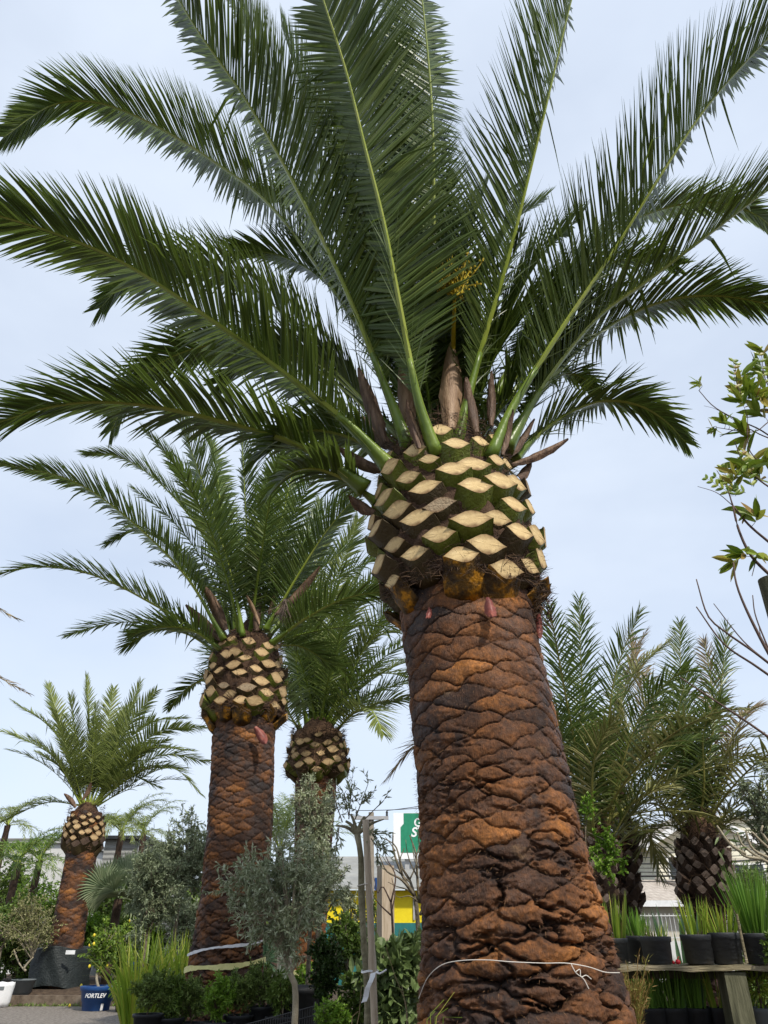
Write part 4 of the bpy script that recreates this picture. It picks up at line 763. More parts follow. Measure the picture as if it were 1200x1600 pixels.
# ================================================================== plant helpers
def leaf_set(mb, P, d, Ln, Wd, g, curl=.2, mi=0, K=3, prof=(.35, 1, .05), up=.5):
    n = len(P); h = nrm(g.normal(0, .6, (n, 3))+np.array((0, 0, up))); S = nrm(np.cross(d, h)); Nn = np.cross(S, d)
    strips(mb, P, d, S, Ln, Wd, droop=curl*g.random(n), K=K, prof=list(prof), fold=.18, Nn=Nn, mi=mi)
def woody(name, base, label, cat, leafm, barkm, crown_c, crown_r, hub, nb=14, nt=10, nl=14, Ll=.05, Lw=.012, seed=0, group=None, trunk_r=.03, trunk=None, root=None, spread=.6, lump=.5, tw=.003, fruit=None, low=0, back=.0, droop=.2, twl=1.0, K=3):
    """trunk > boughs > twigs > leaves; crown made of uneven clumps inside an ellipsoid"""
    g = np.random.default_rng(seed)
    if root is None: root = empty(name, base, label, cat, group)
    mt, mf = MB(), MB(); base = np.array(base, float); hub = np.array(hub, float); cc = np.array(crown_c, float); cr = np.array(crown_r, float)
    tr = trunk if trunk is not None else [base, (base+hub)/2+g.normal(0, .03, 3)*np.array((1, 1, 0)), hub]
    tp, _ = spline(tr, 14); tube(mt, tp, np.linspace(trunk_r*1.15, trunk_r*.7, 14), 8)
    for b in range(nb):
        u = nrm(g.normal(0, 1, 3)); u[2] = abs(u[2]) if g.random() < .35-low else u[2]
        rr = g.uniform(.45, .82); bc = cc+cr*u*rr
        st = tp[-1] if g.random() < .6 else tp[-3]
        mid = (st+bc)/2+np.array((0, 0, .12*np.linalg.norm(bc-st)))
        bp, bl = spline([st, mid, bc], 10); tube(mt, bp, np.linspace(trunk_r*.45, tw*1.5, 10), 5)
        br = lump*cr.mean()*g.uniform(.75, 1.25)
        for t in range(nt):
            s0 = bp[g.integers(5, 10)]; v = nrm(g.normal(0, 1, 3)+.5*nrm(bc-cc)+np.array((0, 0, .35))); e = s0+v*br*g.uniform(.5, 1.1)*twl
            tp2, tl = spline([s0, (s0+e)/2+g.normal(0, .12, 3)*br*.5, e], 7); tube(mt, tp2, np.linspace(tw, tw*.45, 7), 3, cap=False)
            n = nl; q = g.uniform(.12, 1, n); P = np.stack([np.interp(q, np.linspace(0, 1, 7), tp2[:, k]) for k in range(3)], 1)
            td = nrm(tp2[-1]-tp2[0]); d = nrm(td*.55+g.normal(0, spread, (n, 3)))
            leaf_set(mf, P, d, Ll*g.uniform(.6, 1.15, n), Lw*g.uniform(.8, 1.2, n), g, curl=droop, K=K, prof=(.35, 1, .05) if K == 3 else (.3, 1, .85, .05))
    mt.build('trunk', barkm, root, smooth=True); mf.build('foliage', leafm, root)
    if fruit:
        for k in range(fruit):
            u = nrm(g.normal(0, 1, 3)); p = cc+cr*u*g.uniform(.6, .95); fb = MB(); lathe(fb, p, [(.001, -.045), (.022, -.03), (.034, 0), (.022, .03), (.002, .045)], 10); fb.build('lemon', M['lemon'], root, smooth=True)
    return root
def pot_part(root, c, r0, r1, h, m, name='pot', soil=True, rim=.012, lipz=.03, nseg=32):
    """tapering nursery pot: bottom radius r0, top radius r1"""
    mb = MB(); z = h-lipz
    lathe(mb, c, [(r0*.9, 0), (r0, .006), (r0+(r1-r0)*.18, h*.16), (r0+(r1-r0)*.2+.003, h*.165), (r0+(r1-r0)*z/h, z), (r1+rim*.6, z+.003), (r1+rim, h-.006), (r1+rim*.8, h), (r1-.004, h), (r1-.008, h-.025), (r1*.5, h-.026)], nseg)
    o = mb.build(name, m, root, smooth=False)
    o.data.polygons.foreach_set('use_smooth', [len(p.vertices) == 4 for p in o.data.polygons])
    if soil:
        sb = MB(); g = np.random.default_rng(int(abs(c[0])*100)); n = 24; an = np.arange(n)*2*PI/n; rr = r1-.009
        V = [np.array(c)+(0, 0, h-.016)]+[np.array(c)+(rr*math.cos(a), rr*math.sin(a), h-.022+g.normal(0, .002)) for a in an]; sb.add(V, [(0, 1+i, 1+(i+1) % n) for i in range(n)]); sb.build('soil', M['soil'], root)
    return o
# ================================================================== left: soil bed, kerb
mb = MB(); n = 60; xx = np.linspace(-34, -2.5, n); yy = np.array([23.75, 23.9, 24.4, 24.8, 26, 34, 40]); zz_ = np.array([0, .2, .30, .36, .36, .3, 0]); XX, YY = np.meshgrid(xx, yy); ZZ = zz_[:, None]*np.clip((xx+2.5)/-.8, 0, 1)[None]+.025*fbm(XX*3, YY*3, 0*XX, 3)*(zz_[:, None] > 0)
mb.addq(np.stack([XX, YY, ZZ], -1).reshape(-1, 3), [(i*n+j, i*n+j+1, (i+1)*n+j+1, (i+1)*n+j) for i in range(6) for j in range(n-1)]); tag(mb.build('planting_bed', M['soil'], smooth=True), kind='structure')
kb = MB(); x = -24.0; g = np.random.default_rng(3)
box(kb, (-34, 23.55, 0), (-8.0, 23.74, .23)); tag(kb.build('kerb', M['curb']), kind='structure')
# ground cover scraps at the kerb
mb = MB(); n = 1500; P = np.stack([g.uniform(-20, -6, n), 23.2+g.random(n)*.33, np.full(n, .005)], 1); d = nrm(g.normal(0, .6, (n, 3))+(0, 0, .6)); leaf_set(mb, P, d, g.uniform(.04, .12, n), np.full(n, .03), g)
tag(mb.build('weeds', M['rosem']), kind='stuff')
# blue tank with lemon tree
DT = 22.0; p0 = W(149, 1578, DT); p0[2] = 0
t = empty('potted_lemon_tree', p0, 'lemon tree with yellow fruit in the blue tub lettered in white', 'potted tree', 'lemon trees in blue tubs')
def blue_tub(root, c, r, h, text=None):
    mb = MB(); r0 = r*.8; ro = lambda z: r0+(r-r0)*z/h
    prof = [(r0*.95, 0), (r0, .01), (ro(h*.38), h*.38), (ro(h*.38)+.02, h*.39), (ro(h*.8)+.02, h*.8), (r+.035, h*.82), (r+.04, h*.9), (r+.05, h*.97), (r+.045, h), (r-.02, h), (r-.03, h*.86), (r*.4, h*.86)]
    lathe(mb, c, prof, 40); o = mb.build('tub', M['blue'], root); o.data.polygons.foreach_set('use_smooth', [len(p.vertices) == 4 for p in o.data.polygons])
    return o
tub = blue_tub(t, p0, .40, .52)
def text_mesh(name, body, loc, size, m, parent, curve_c=None, curve_r=None, shear=0, ext=.004, bold=1.0, roty=0):
    cu = bpy.data.curves.new('t', 'FONT'); cu.body = body; cu.size = size; cu.align_x = 'CENTER'; cu.align_y = 'CENTER'; cu.extrude = ext; cu.shear = shear; cu.offset = .012*size*bold
    tmp = bpy.data.objects.new('t', cu); dg = bpy.context.evaluated_depsgraph_get(); C.objects.link(tmp); dg.update(); me = bpy.data.meshes.new_from_object(tmp.evaluated_get(dg)); C.objects.unlink(tmp); bpy.data.objects.remove(tmp)
    co = np.zeros(len(me.vertices)*3); me.vertices.foreach_get('co', co); co = co.reshape(-1, 3); V = np.zeros_like(co)
    if curve_c is not None:                    # wrap round a vertical cylinder facing the camera
        a = co[:, 0]/curve_r-PI/2+roty; rr = curve_r+co[:, 2]; V[:, 0] = curve_c[0]+rr*np.cos(a); V[:, 1] = curve_c[1]+rr*np.sin(a); V[:, 2] = loc[2]+co[:, 1]
    else: V[:, 0] = loc[0]+co[:, 0]; V[:, 1] = loc[1]-co[:, 2]; V[:, 2] = loc[2]+co[:, 1]
    q = parent; off = np.zeros(3)
    while q is not None: off += np.array(q.location); q = q.parent
    V -= off; me.vertices.foreach_set('co', V.ravel()); me.update(); me.materials.clear(); me.materials.append(m)
    me.name = name; o = bpy.data.objects.new(name, me); C.objects.link(o); o.parent = parent; return o
text_mesh('lettering', 'FORTLEV', (0, 0, .325), .125, M['white'], tub, p0, .395, shear=.2, ext=.006, bold=1.6, roty=.14)
lb = MB(); cx, cy = p0[0], p0[1]
for a0, a1 in [(.62, .80)]:
    V = []; 
    for a in np.linspace(a0, a1, 4):
        for z, r in ((.02, .345), (.16, .372)): V.append((cx+r*math.sin(a), cy-r*math.cos(a), z))
    lb.add(V, [(0, 2, 3, 1), (2, 4, 5, 3), (4, 6, 7, 5)])
lb.build('sticker', M['white'], tub)
woody('x', p0+(0, 0, .45), '', '', M['citrus'], M['barkg'], W(160, 1480, DT), (.55, .55, .75), W(152, 1515, DT), nb=14, nt=9, nl=11, Ll=.11, Lw=.055, seed=5, trunk_r=.035, root=t, spread=.8, fruit=7)
for k, (x, y) in enumerate([(103, 1555), (127, 1540), (170, 1543)]):
    q = W(x, y, 22.6); fb = MB(); zz = .04 if k == 0 else q[2]
    lathe(fb, (q[0], 23.0 if k == 0 else 22.6, zz), [(.001, -.045), (.022, -.03), (.036, 0), (.022, .03), (.002, .045)], 10)
    if k == 0: tag(fb.build('fallen_lemon', M['lemon'], smooth=True), 'yellow lemon fallen on the ground left of the lettered blue tub', 'lemon')
    else: fb.build('lemon', M['lemon'], t, smooth=True)
# second blue tub and lemon tree behind
DT2 = 24.8; p1 = W(214, 1570, DT2); p1[2] = .37
t2 = empty('potted_lemon_tree', p1, 'lemon tree in the plain blue tub behind the yellow green leafy pot', 'potted tree', 'lemon trees in blue tubs')
blue_tub(t2, p1, .40, .62); woody('x', p1+(0, 0, .5), '', '', M['citrus'], M['barkg'], W(205, 1478, DT2), (.9, .6, .8), W(210, 1505, DT2), nb=16, nt=9, nl=11, Ll=.12, Lw=.055, seed=6, trunk_r=.04, root=t2, spread=.8, fruit=9)
p1 = W(222, 1550, 26.5); p1[2] = .36
t3 = empty('water_tub', p1, 'tall blue tub at the back, partly behind strappy grass', 'tub'); o = MB(); lathe(o, p1, [(.5, 0), (.52, .3), (.55, .31), (.58, .8), (.62, .82), (.62, .9), (.56, .9), (.54, .86), (.2, .86)], 36); o.build('tub', M['blue'], t3, smooth=True)
# leafy yellow green pot
p1 = W(195, 1575, 21.6); p1[2] = 0
t = empty('potted_shrub', p1, 'low bushy shrub with yellow green drooping leaves in black pot beside the blue tub', 'potted shrub')
pot_part(t, p1, .2, .27, .32, M['black'])
g = np.random.default_rng(12); mb = MB(); n = 260; P = np.tile(p1+(0, 0, .35), (n, 1)); u = nrm(g.normal(0, 1, (n, 3))+(0, 0, .5)); P = P+u*np.array((.3, .3, .28))*g.uniform(.4, 1, (n, 1))+(0, 0, .1)
leaf_set(mb, P, nrm(u+(0, 0, -.2)), g.uniform(.13, .24, n), np.full(n, .06), g, curl=1.2, K=4, prof=(.4, 1, .8, .05)); mb.build('foliage', M['bright'], t)
st = MB(); tube(st, [p1+(0, 0, .25), p1+(0, 0, .62)], .02, 6); st.build('stem', M['bark'], t)
# strappy grass clump right of it
p1 = W(258, 1575, 15); p1[2] = 0
t = empty('strappy_grass', p1, 'tall yellow green strappy grass clump left of the strapped trunk', 'grass plant'); mb = MB(); g = np.random.default_rng(14)
for k in range(7): blade_cone(mb, p1+(g.uniform(-.5, .45), g.uniform(-.3, .3), 0), 48, 1.8, .055, .38, g, r=.14, K=6, droop=1.1)
mb.build('leaves', M['bladey'], t)
# grey potted myrtle at the far left, and the white sack
DM = 23.98; p1 = W(33, 1553, DM); p1[2] = .22
t = empty('potted_shrub', p1, 'wide brownish small leaved bush on two stems in a grey pot, bottom left', 'potted shrub')
z = W(33, 1530, DM)[2]; pot_part(t, (p1[0], p1[1], .22), .22, .31, z-.22, M['grey'])
p2 = p1+(0, 0, z-.03)
woody('x', p2, '', '', M['myrtle'], M['barkg'], W(35, 1450, DM), (1.15, .9, .95), W(50, 1490, DM), nb=26, nt=10, nl=16, Ll=.075, Lw=.034, seed=21, trunk_r=.03, root=t, spread=.8, trunk=[p2, W(38, 1512, DM), W(52, 1495, DM)], lump=.42)
sb = MB(); tube(sb, spline([p2+(-.02, 0, 0), W(30, 1505, DM), W(22, 1485, DM)], 8)[0], .02, 6); sb.build('second_stem', M['barkg'], t)
p1 = W(-3, 1570, 23.0); p1[2] = 0
t = empty('white_sack', p1, 'white printed sack pot cut by the left edge of the photo', 'sack'); mb = MB(); g = np.random.default_rng(2)
th = np.linspace(0, 2*PI, 40, endpoint=False); hz = W(0, 1535, 23.0)[2]; rows = []
for j, (r, zz) in enumerate([(.1, 0), (.24, .01), (.28, .12), (.29, hz*.5), (.31, hz*.85), (.30, hz), (.27, hz-.01), (.26, hz-.08)]): rows.append(np.stack([p1[0]+r*np.cos(th)*(1+.03*np.sin(5*th+j)), p1[1]+r*np.sin(th), zz+.01*np.sin(7*th)+0*th], 1))
V = np.concatenate(rows); mb.add(V, [(j*40+i, j*40+(i+1) % 40, (j+1)*40+(i+1) % 40, (j+1)*40+i) for j in range(7) for i in range(40)]); mb.build('sack', M['white'], t, smooth=True)
sl = MB(); lathe(sl, (p1[0], p1[1], hz-.06), [(.01, .001), (.26, 0)], 24); sl.build('soil', M['soil'], t)
bd = MB(); a = np.linspace(-.9, .6, 10)
V = [];
for q in a:
    for zz in (hz*.72, hz*.86): V.append((p1[0]+.315*math.sin(q), p1[1]-.315*math.cos(q), zz))
bd.add(V, [(2*i, 2*i+2, 2*i+3, 2*i+1) for i in range(9)]); bd.build('printed_band', M['grey'], t)
# green shrubs behind on the left
def bush(px, py, D, wpx, hpx, leafm, label, seed, Ll=.08, Lw=.035, nb=18, nt=9, nl=14, cat='shrub', zb=0, name='shrub', barkm='bark', group=None, lump=.5, hubf=.45, **k):
    s = ppm(py, D); c = W(px, py, D); b = np.array((c[0], D, zb)); rx = wpx/2/s; rz = hpx/2/s
    return woody(name, b, label, cat, M[leafm], M[barkm], c, (rx, rx*.9, rz), (c[0], D, max(zb+.1, c[2]-rz*hubf)), nb=nb, nt=nt, nl=nl, Ll=Ll, Lw=Lw, seed=seed, group=group, trunk_r=.02+.02*rz, lump=lump, **k)
bush(12, 1440, 27, 120, 120, 'green', 'green leafy shrub behind the brownish bush at the left edge', 31, Ll=.14, Lw=.06)
bush(90, 1445, 30, 90, 90, 'citrus', 'yellow green shrub just left of the netted palm trunk', 32, Ll=.14, Lw=.06)
bush(170, 1410, 30, 90, 110, 'green', 'mid green shrub right of the far left palm trunk', 33, Ll=.16, Lw=.07)
bush(240, 1390, 16, 120, 180, 'olived', 'large dense grey green olive tree between the far left palm and the strapped one', 34, Ll=.085, Lw=.022, nb=44, nt=13, nl=22, name='olive_tree', cat='olive tree', lump=.34, spread=.6)
bush(290, 1335, 17, 130, 150, 'olived', 'taller olive tree, its rounded grey crown touching the strapped trunk', 35, Ll=.085, Lw=.022, nb=44, nt=13, nl=22, name='olive_tree', cat='olive tree', lump=.32, spread=.6)
bush(232, 1475, 19, 60, 90, 'citrus', 'thin bright green shrub under the large olive tree', 36, Ll=.12, Lw=.05)
bush(60, 1425, 34, 120, 110, 'bright', 'sunny yellow green bush behind the dwarf palms at the left', 131, Ll=.2, Lw=.07, nb=30)
bush(130, 1460, 28, 80, 70, 'bright', 'leafy light green bush behind the lettered tub tree', 132, Ll=.16, Lw=.06, nb=30)
bush(205, 1440, 29, 110, 110, 'green', 'green bush between the silvery fan palm and the olives', 133, Ll=.16, Lw=.06, nb=30)
bush(5, 1400, 38, 130, 130, 'green', 'tall green hedge bush at the far left edge under the airy palm', 134, Ll=.22, Lw=.09, nb=34)
bush(190, 1500, 26.5, 110, 60, 'citrus', 'low light green bush behind the blue tubs', 135, Ll=.13, Lw=.05, nb=26)
bush(300, 1450, 19, 110, 130, 'olived', 'lower olive bush against the left side of the strapped trunk', 136, Ll=.085, Lw=.022, nb=40, nt=12, nl=20)
bush(30, 1490, 29, 130, 80, 'green', 'low shaded green bush behind the grey potted bush at the left edge', 137, Ll=.16, Lw=.06, nb=34)
bush(175, 1470, 30, 120, 90, 'green', 'low mid green bush right of the netted trunk behind the lemon trees', 138, Ll=.16, Lw=.06, nb=34)
# pygmy date palms, left background
def feather_palm(px, py, D, label, nf, Lf, leafm, seed, tr=.12, sag=1.5, group=None, spacing=.07, Ll=.35, wd=.03, el=(10, 80), name='feather_palm', zb=0, cat='palm'):
    c = W(px, py, D); root = empty(name, (c[0], D, zb), label, cat, group); g = random.Random(seed)
    mb = MB(); P, _ = spline([(c[0]+.1, D, zb), (c[0], D, (c[2]+zb)/2), c], 24); tube(mb, P, [tr*(1+.12*(i % 2))*(1.2-.2*i/23) for i in range(24)], 12); mb.build('trunk', M['boot'], root, smooth=False)
    for k in range(nf):
        az = 2.4*k+g.uniform(-.2, .2); e = R_(el[0]+(el[1]-el[0])*((k*.618) % 1)); frond(root, auto_frond_pts(c, az, e, Lf*g.uniform(.8, 1.1), sag), c, M[leafm], M['rachis'], Lmax=Ll, wid=wd, spacing=spacing, seed=seed+k, r0=.03, K=3, droop=.7, jitter=.12, start=.12, ang=(65, 30))
    return root
feather_palm(28, 1352, 30, 'fine leaved dwarf palm at the left edge with arching bright fronds', 26, 2.5, 'leafpygmy', 1000, group='dwarf feather palms at the left')
feather_palm(62, 1345, 32, 'fine leaved dwarf palm with a dark leaning trunk, beside the netted palm', 26, 2.5, 'leafpygmy', 1100, group='dwarf feather palms at the left')
feather_palm(12, 1290, 36, 'taller airy feather palm behind the dwarf palms at the left edge', 20, 2.6, 'leafD', 1200)
feather_palm(190, 1300, 34, 'airy feather palm between the far left palm crown and the olive trees', 26, 2.6, 'leafD', 1300, Ll=.45)
feather_palm(225, 1300, 38, 'faint feather palm rising behind the grey building corner', 18, 2.4, 'leafD', 1350, Ll=.45)
feather_palm(438, 1330, 24, 'pale feather palm behind, between strapped trunk and third palm', 26, 2.7, 'leafA2', 1400, el=(30, 88), sag=.9, Ll=.45)
# fan palm
def fan_palm(px, py, D, label, n, seed, R=.75):
    c = W(px, py, D); root = empty('fan_palm', (c[0], D, .0), label, 'fan palm'); g = np.random.default_rng(seed); mb = MB(); tube(mb, [(c[0], D, 0), c], .13, 10); mb.build('trunk', M['boot'], root)
    for k in range(n):
        az = k*2.4; el = R_(-5+80*((k*.618) % 1)); d = np.array((math.cos(az)*math.cos(el), math.sin(az)*math.cos(el), math.sin(el))); h = c+d*g.uniform(.5, .9)
        mb = MB(); tube(mb, [c, (c+h)/2+(0, 0, .03), h], [.02, .015, .012], 5)
        S = nrm(np.cross(d, (0, 0, 1.))); U_ = np.cross(S, d); ra = g.uniform(-1.3, 1.3); S = S*math.cos(ra)+U_*math.sin(ra); m = 30; a = np.linspace(-1.9, 1.9, m); dd = np.cos(a)[:, None]*d+np.sin(a)[:, None]*S+np.array((0, 0, .12))
        Nn = nrm(np.cross(S, d)); wv = np.cross(nrm(dd), Nn)
        strips(mb, np.tile(h, (m, 1)), nrm(dd), nrm(wv), R*(1-.12*np.abs(a))*g.uniform(.92, 1.05, m), np.full(m, .1), droop=.25, K=4, prof=[.35, .9, .7, .05], fold=.3, Nn=np.tile(Nn, (m, 1)))
        mb.build('fan_leaf', M['leaffan'], root)
fan_palm(185, 1405, 26, 'pale silvery fan palm with stiff pleated leaves behind the lemon trees', 16, 3, R=.95)
# ================================================================== left buildings
def building(name, lo, hi, m, label, cat='building'):
    r = empty(name, ((lo[0]+hi[0])/2, lo[1], 0), label, cat); return r
a = W(-60, 1305, 45); b = W(118, 1318, 45)
r = building('warehouse', (a[0], 45, 0), (b[0], 55, 0), None, 'low white warehouse glimpsed behind the dwarf palms at the left')
mb = MB(); box(mb, (a[0]-6, 45, 0), (b[0]+.0, 58, b[2])); mb.build('wall', M['wallw'], r); mb = MB(); box(mb, (a[0]-6.2, 44.8, b[2]+.003), (b[0]+.2, 58.2, b[2]+.25)); mb.build('roof', M['sheet'], r)
for xx in (a[0]+1.2, a[0]+4.0): mb = MB(); box(mb, (xx, 44.95, 1.2), (xx+1.2, 45-.002, 2.3)); f = mb.build('window', M['glass'], r)
a = W(150, 1400, 42); b = W(222, 1312, 42)
r = building('shed', (a[0], 42, 0), (b[0], 50, 0), None, 'grey shed with dark roof edge right of the far left palm')
mb = MB(); box(mb, (a[0], 42, 0), (b[0], 52, b[2])); mb.build('wall', M['sheet'], r); mb = MB(); box(mb, (a[0]-.3, 41.6, b[2]+.003), (b[0]+.3, 52.4, b[2]+.16)); mb.build('roof', M['black'], r)
mb = MB(); box(mb, (b[0]-.12, 41.9, 0), (b[0], 41.998, b[2])); mb.build('corner_trim', M['steel'], r)
mb = MB(); box(mb, (a[0]+.4, 41.93, 0), (a[0]+1.5, 41.997, 2.1)); mb.build('door', M['grey'], r)
# ================================================================== olive standard in front of the strapped palm
DO = 7.0
pO = W(458, 1600, DO); pO[2] = 0
t = empty('potted_olive_tree', pO, 'olive tree standard with round grey green crown on a pale slim crooked trunk', 'olive tree')
sp = MB(); lathe(sp, pO, [(.15, 0), (.2, .02), (.24, .36), (.26, .37), (.255, .4), (.22, .39), (.1, .38)], 28); sp.build('pot', M['black'], t, smooth=True)
zc = W(450, 1490, DO)
woody('x', pO, '', '', M['olive'], M['barkg'], W(440, 1388, DO), (.66, .55, .56), W(450, 1478, DO), nb=40, nt=12, nl=23, Ll=.052, Lw=.012, seed=41, trunk_r=.028, root=t, spread=.6, lump=.36, tw=.0022,
      trunk=[pO+(0, 0, .38), W(462, 1560, DO), W(453, 1520, DO), W(447, 1490, DO), W(452, 1460, DO)])
mb = MB(); tube(mb, spline([W(454, 1525, DO), W(460, 1505, DO), W(458, 1480, DO)], 6)[0], .012, 6); mb.build('side_branch', M['barkg'], t)
# upper olive behind it
bush(492, 1262, 10.5, 100, 110, 'olive', 'upper olive tree in front of the third palm trunk, airy grey sprigs', 42, Ll=.055, Lw=.013, nb=22, nt=10, nl=22, name='olive_tree', cat='olive tree', lump=.42, hubf=1.5)
bush(500, 1370, 10.0, 110, 150, 'olive', 'olive tree behind the standard, filling in towards the bamboo cane', 43, Ll=.055, Lw=.013, nb=30, nt=11, nl=22, name='olive_tree', cat='olive tree', lump=.36)
# wooden stakes behind the olive
for k, (x, lab) in enumerate([(437, 'left of two thin wooden stakes standing behind the olive standard'), (443, 'right of two thin wooden stakes standing behind the olive standard')]):
    a, b = W(x-3+k*2, 1545, 8.6), W(x+k*3, 1478, 8.6); a = np.array((a[0], 8.6, 0)); mb = MB(); tube(mb, spline([a, (a+b)/2, b+(0, 0, .1)], 5)[0], .016, 8); tag(mb.build('wooden_stake', M['bamboo'], smooth=True), lab, 'stake', 'thin wooden stakes')
# yucca
p1 = W(415, 1500, 12.5); t = empty('yucca', (p1[0], 12.5, 0), 'spiky grey green yucca rosette between the strapped trunk and the olive stakes', 'yucca'); mb = MB(); tube(mb, [(p1[0], 12.5, 0), p1], .07, 10); mb.build('trunk', M['boot'], t)
g = np.random.default_rng(6); n = 170; u = nrm(g.normal(0, 1, (n, 3))+(0, 0, .25)); mb = MB(); strips(mb, np.tile(p1, (n, 1)), u, nrm(np.cross(u, g.normal(0, 1, (n, 3)))), g.uniform(.35, .5, n), np.full(n, .022), K=4); mb.build('leaves', M['bladeg'], t)
# olive trained on a bamboo cane
DS = 5.2
pS = W(592, 1600, DS); pS[2] = 0
mb = MB(); top = W(571, 1281, DS); P, _ = spline([(pS[0]+.03, DS, 0), W(585, 1590, DS), W(578, 1420, DS), top], 40); rr = [.021+.0035*(1 if i in (4, 11, 18, 24, 25, 31) else 0) for i in range(40)]; tube(mb, P, rr, 12)
o = mb.build('bamboo_cane', M['bamboo'], smooth=True); tag(o, 'thick pale bamboo cane standing beside the pruned olive trunk', 'cane')
t = empty('pruned_olive', (pS[0]-.06, DS, 0), 'pruned olive with a bare grey trunk ending in a knobbly stub beside the bamboo cane', 'olive tree')
mb = MB(); P, _ = spline([(pS[0]-.07, DS+.03, 0), W(574, 1590, DS+.05), W(569, 1480, DS+.05), W(565, 1400, DS+.05), W(564, 1340, DS+.05), W(558, 1303, DS+.05)], 30); g = np.random.default_rng(1); tube(mb, P, .020+g.uniform(-.002, .003, 30), 10)
for e, r in [((540, 1283), .014), ((525, 1290), .010), ((570, 1276), .016), ((548, 1272), .013), ((600, 1280), .006)]:
    tube(mb, spline([P[-1], (P[-1]+W(*e, DS+.05))/2+(0, 0, .015), W(*e, DS+.05)], 8)[0], np.linspace(.017, r*.6, 8), 6)
mb.build('trunk', M['barko'], t, smooth=True)
mf, mt = MB(), MB()
def sprig(mf, mt, a, b, g, nt=5, nl=20, Ll=.045, Lw=.010, ln=.22, tw=.002):
    for k in range(nt):
        s = a+(b-a)*g.uniform(.2, 1); e = s+nrm(g.normal(0, .5, 3)+nrm(b-a)*.8)*ln*g.uniform(.5, 1)
        P, _ = spline([s, (s+e)/2+g.normal(0, .012, 3), e], 6); tube(mt, P, np.linspace(tw, tw*.5, 6), 3, cap=False); n = nl
        q = g.uniform(0, 1, n); X = np.stack([np.interp(q, np.linspace(0, 1, 6), P[:, i]) for i in range(3)], 1); leaf_set(mf, X, nrm(nrm(e-s)*.7+g.normal(0, .5, (n, 3))), Ll*g.uniform(.6, 1.1, n), np.full(n, Lw), g)
g = np.random.default_rng(9)
for a, b, k in [((545,1280),(550,1225),7), ((555,1280),(575,1225),7), ((535,1285),(520,1240),5), ((560,1285),(590,1310),7), ((580,1310),(592,1330),6), ((530,1290),(525,1330),6), ((545,1275),(540,1245),6), ((570,1280),(600,1250),1)]:
    A_, B_ = W(*a, DS+.05), W(*b, DS+.05); tube(mt, [A_, B_], [.004, .002], 4); sprig(mf, mt, A_, B_, g, nt=k, nl=15, ln=.16)
mf.build('foliage', M['olive'], t); mt.build('twigs', M['bark'], t)
# tape tag and ties on the cane
t = MB(); a = W(583, 1520, DS-.03); b = W(568, 1566, DS-.05); d = b-a; s = np.array((.016, 0, .004))
V = []; 
for q in np.linspace(0, 1, 7): c = a+d*q+np.array((.004*math.sin(q*9), -.012*math.sin(q*5), 0)); V += [c-s, c+s]
t.add(V, [(2*i, 2*i+1, 2*i+3, 2*i+2) for i in range(6)])
c0 = W(583, 1519, DS)
for k in range(2):
    th = np.linspace(0, 2*PI, 16); tube(t, np.stack([c0[0]-.02+.05*np.cos(th), DS+.02+.045*np.sin(th), c0[2]+.006*k+.004*np.sin(3*th)], 1), .003, 5)
tube(t, spline([c0+(.02, -.03, 0), W(594, 1521, DS-.05), W(604, 1515, DS-.05)], 6)[0], .005, 5)
o = t.build('plastic_tie', M['signw']); tag(o, 'white plastic tie and tag fluttering low on the bamboo cane', 'plant tie')
t = MB(); c0 = W(574, 1382, DS); th = np.linspace(0, 2*PI, 16); tube(t, np.stack([c0[0]-.02+.045*np.cos(th), DS+.02+.045*np.sin(th), c0[2]+.008*np.cos(th)], 1), .0025, 5); tube(t, [c0+(.02, -.02, 0), W(583, 1405, DS-.03)], .002, 4)
tag(t.build('string_tie', M['string']), 'thin string tie at mid height of the bamboo cane', 'plant tie')
# ================================================================== centre shrubs
bush(508, 1512, 8.2, 62, 110, 'box', 'dark dense box shrub on a pale crooked stem right of the olive standard', 51, Ll=.035, Lw=.022, nb=34, nt=12, nl=16, lump=.34, barkm='barkg')
bush(545, 1472, 9.2, 100, 100, 'green', 'mid green shrub behind the dark box shrub', 52, Ll=.05, Lw=.026, nb=26, nt=10, nl=16, lump=.4)
bush(520, 1590, 6.5, 70, 50, 'bright', 'bright green low shrub at the bottom edge, left of the bamboo cane', 53, Ll=.025, Lw=.014, nb=26, nt=14, nl=14, lump=.4)
bush(475, 1540, 11, 40, 90, 'bright', 'light green shrub in front of the third palm trunk base', 54, Ll=.05, Lw=.028, nb=14, nt=8, nl=12)
bush(612, 1530, 6.8, 110, 170, 'broad', 'broad leaved dark green shrub between the bamboo cane and the big trunk', 55, Ll=.11, Lw=.055, nb=34, nt=8, nl=9, lump=.36, K=4, spread=.9)
bush(655, 1520, 8.0, 100, 150, 'green', 'green shrub tucked behind the broad leaved one, against the big trunk', 56, Ll=.09, Lw=.045, nb=26, nt=8, nl=10, K=4)
bush(560, 1560, 8.6, 90, 90, 'green', 'shaded shrub filling the gap behind the cane foot', 57, Ll=.06, Lw=.03, nb=22, nt=9, nl=12)
bush(590, 1425, 16, 50, 60, 'citrus', 'thin yellow green sprigs before the foot of the tan timber post', 58, Ll=.07, Lw=.025, nb=9, nt=6, nl=9)
bush(548, 1425, 12, 60, 90, 'olive', 'sparse grey green sprigs between the olives and the bamboo cane', 59, Ll=.06, Lw=.02, nb=12, nt=8, nl=12)
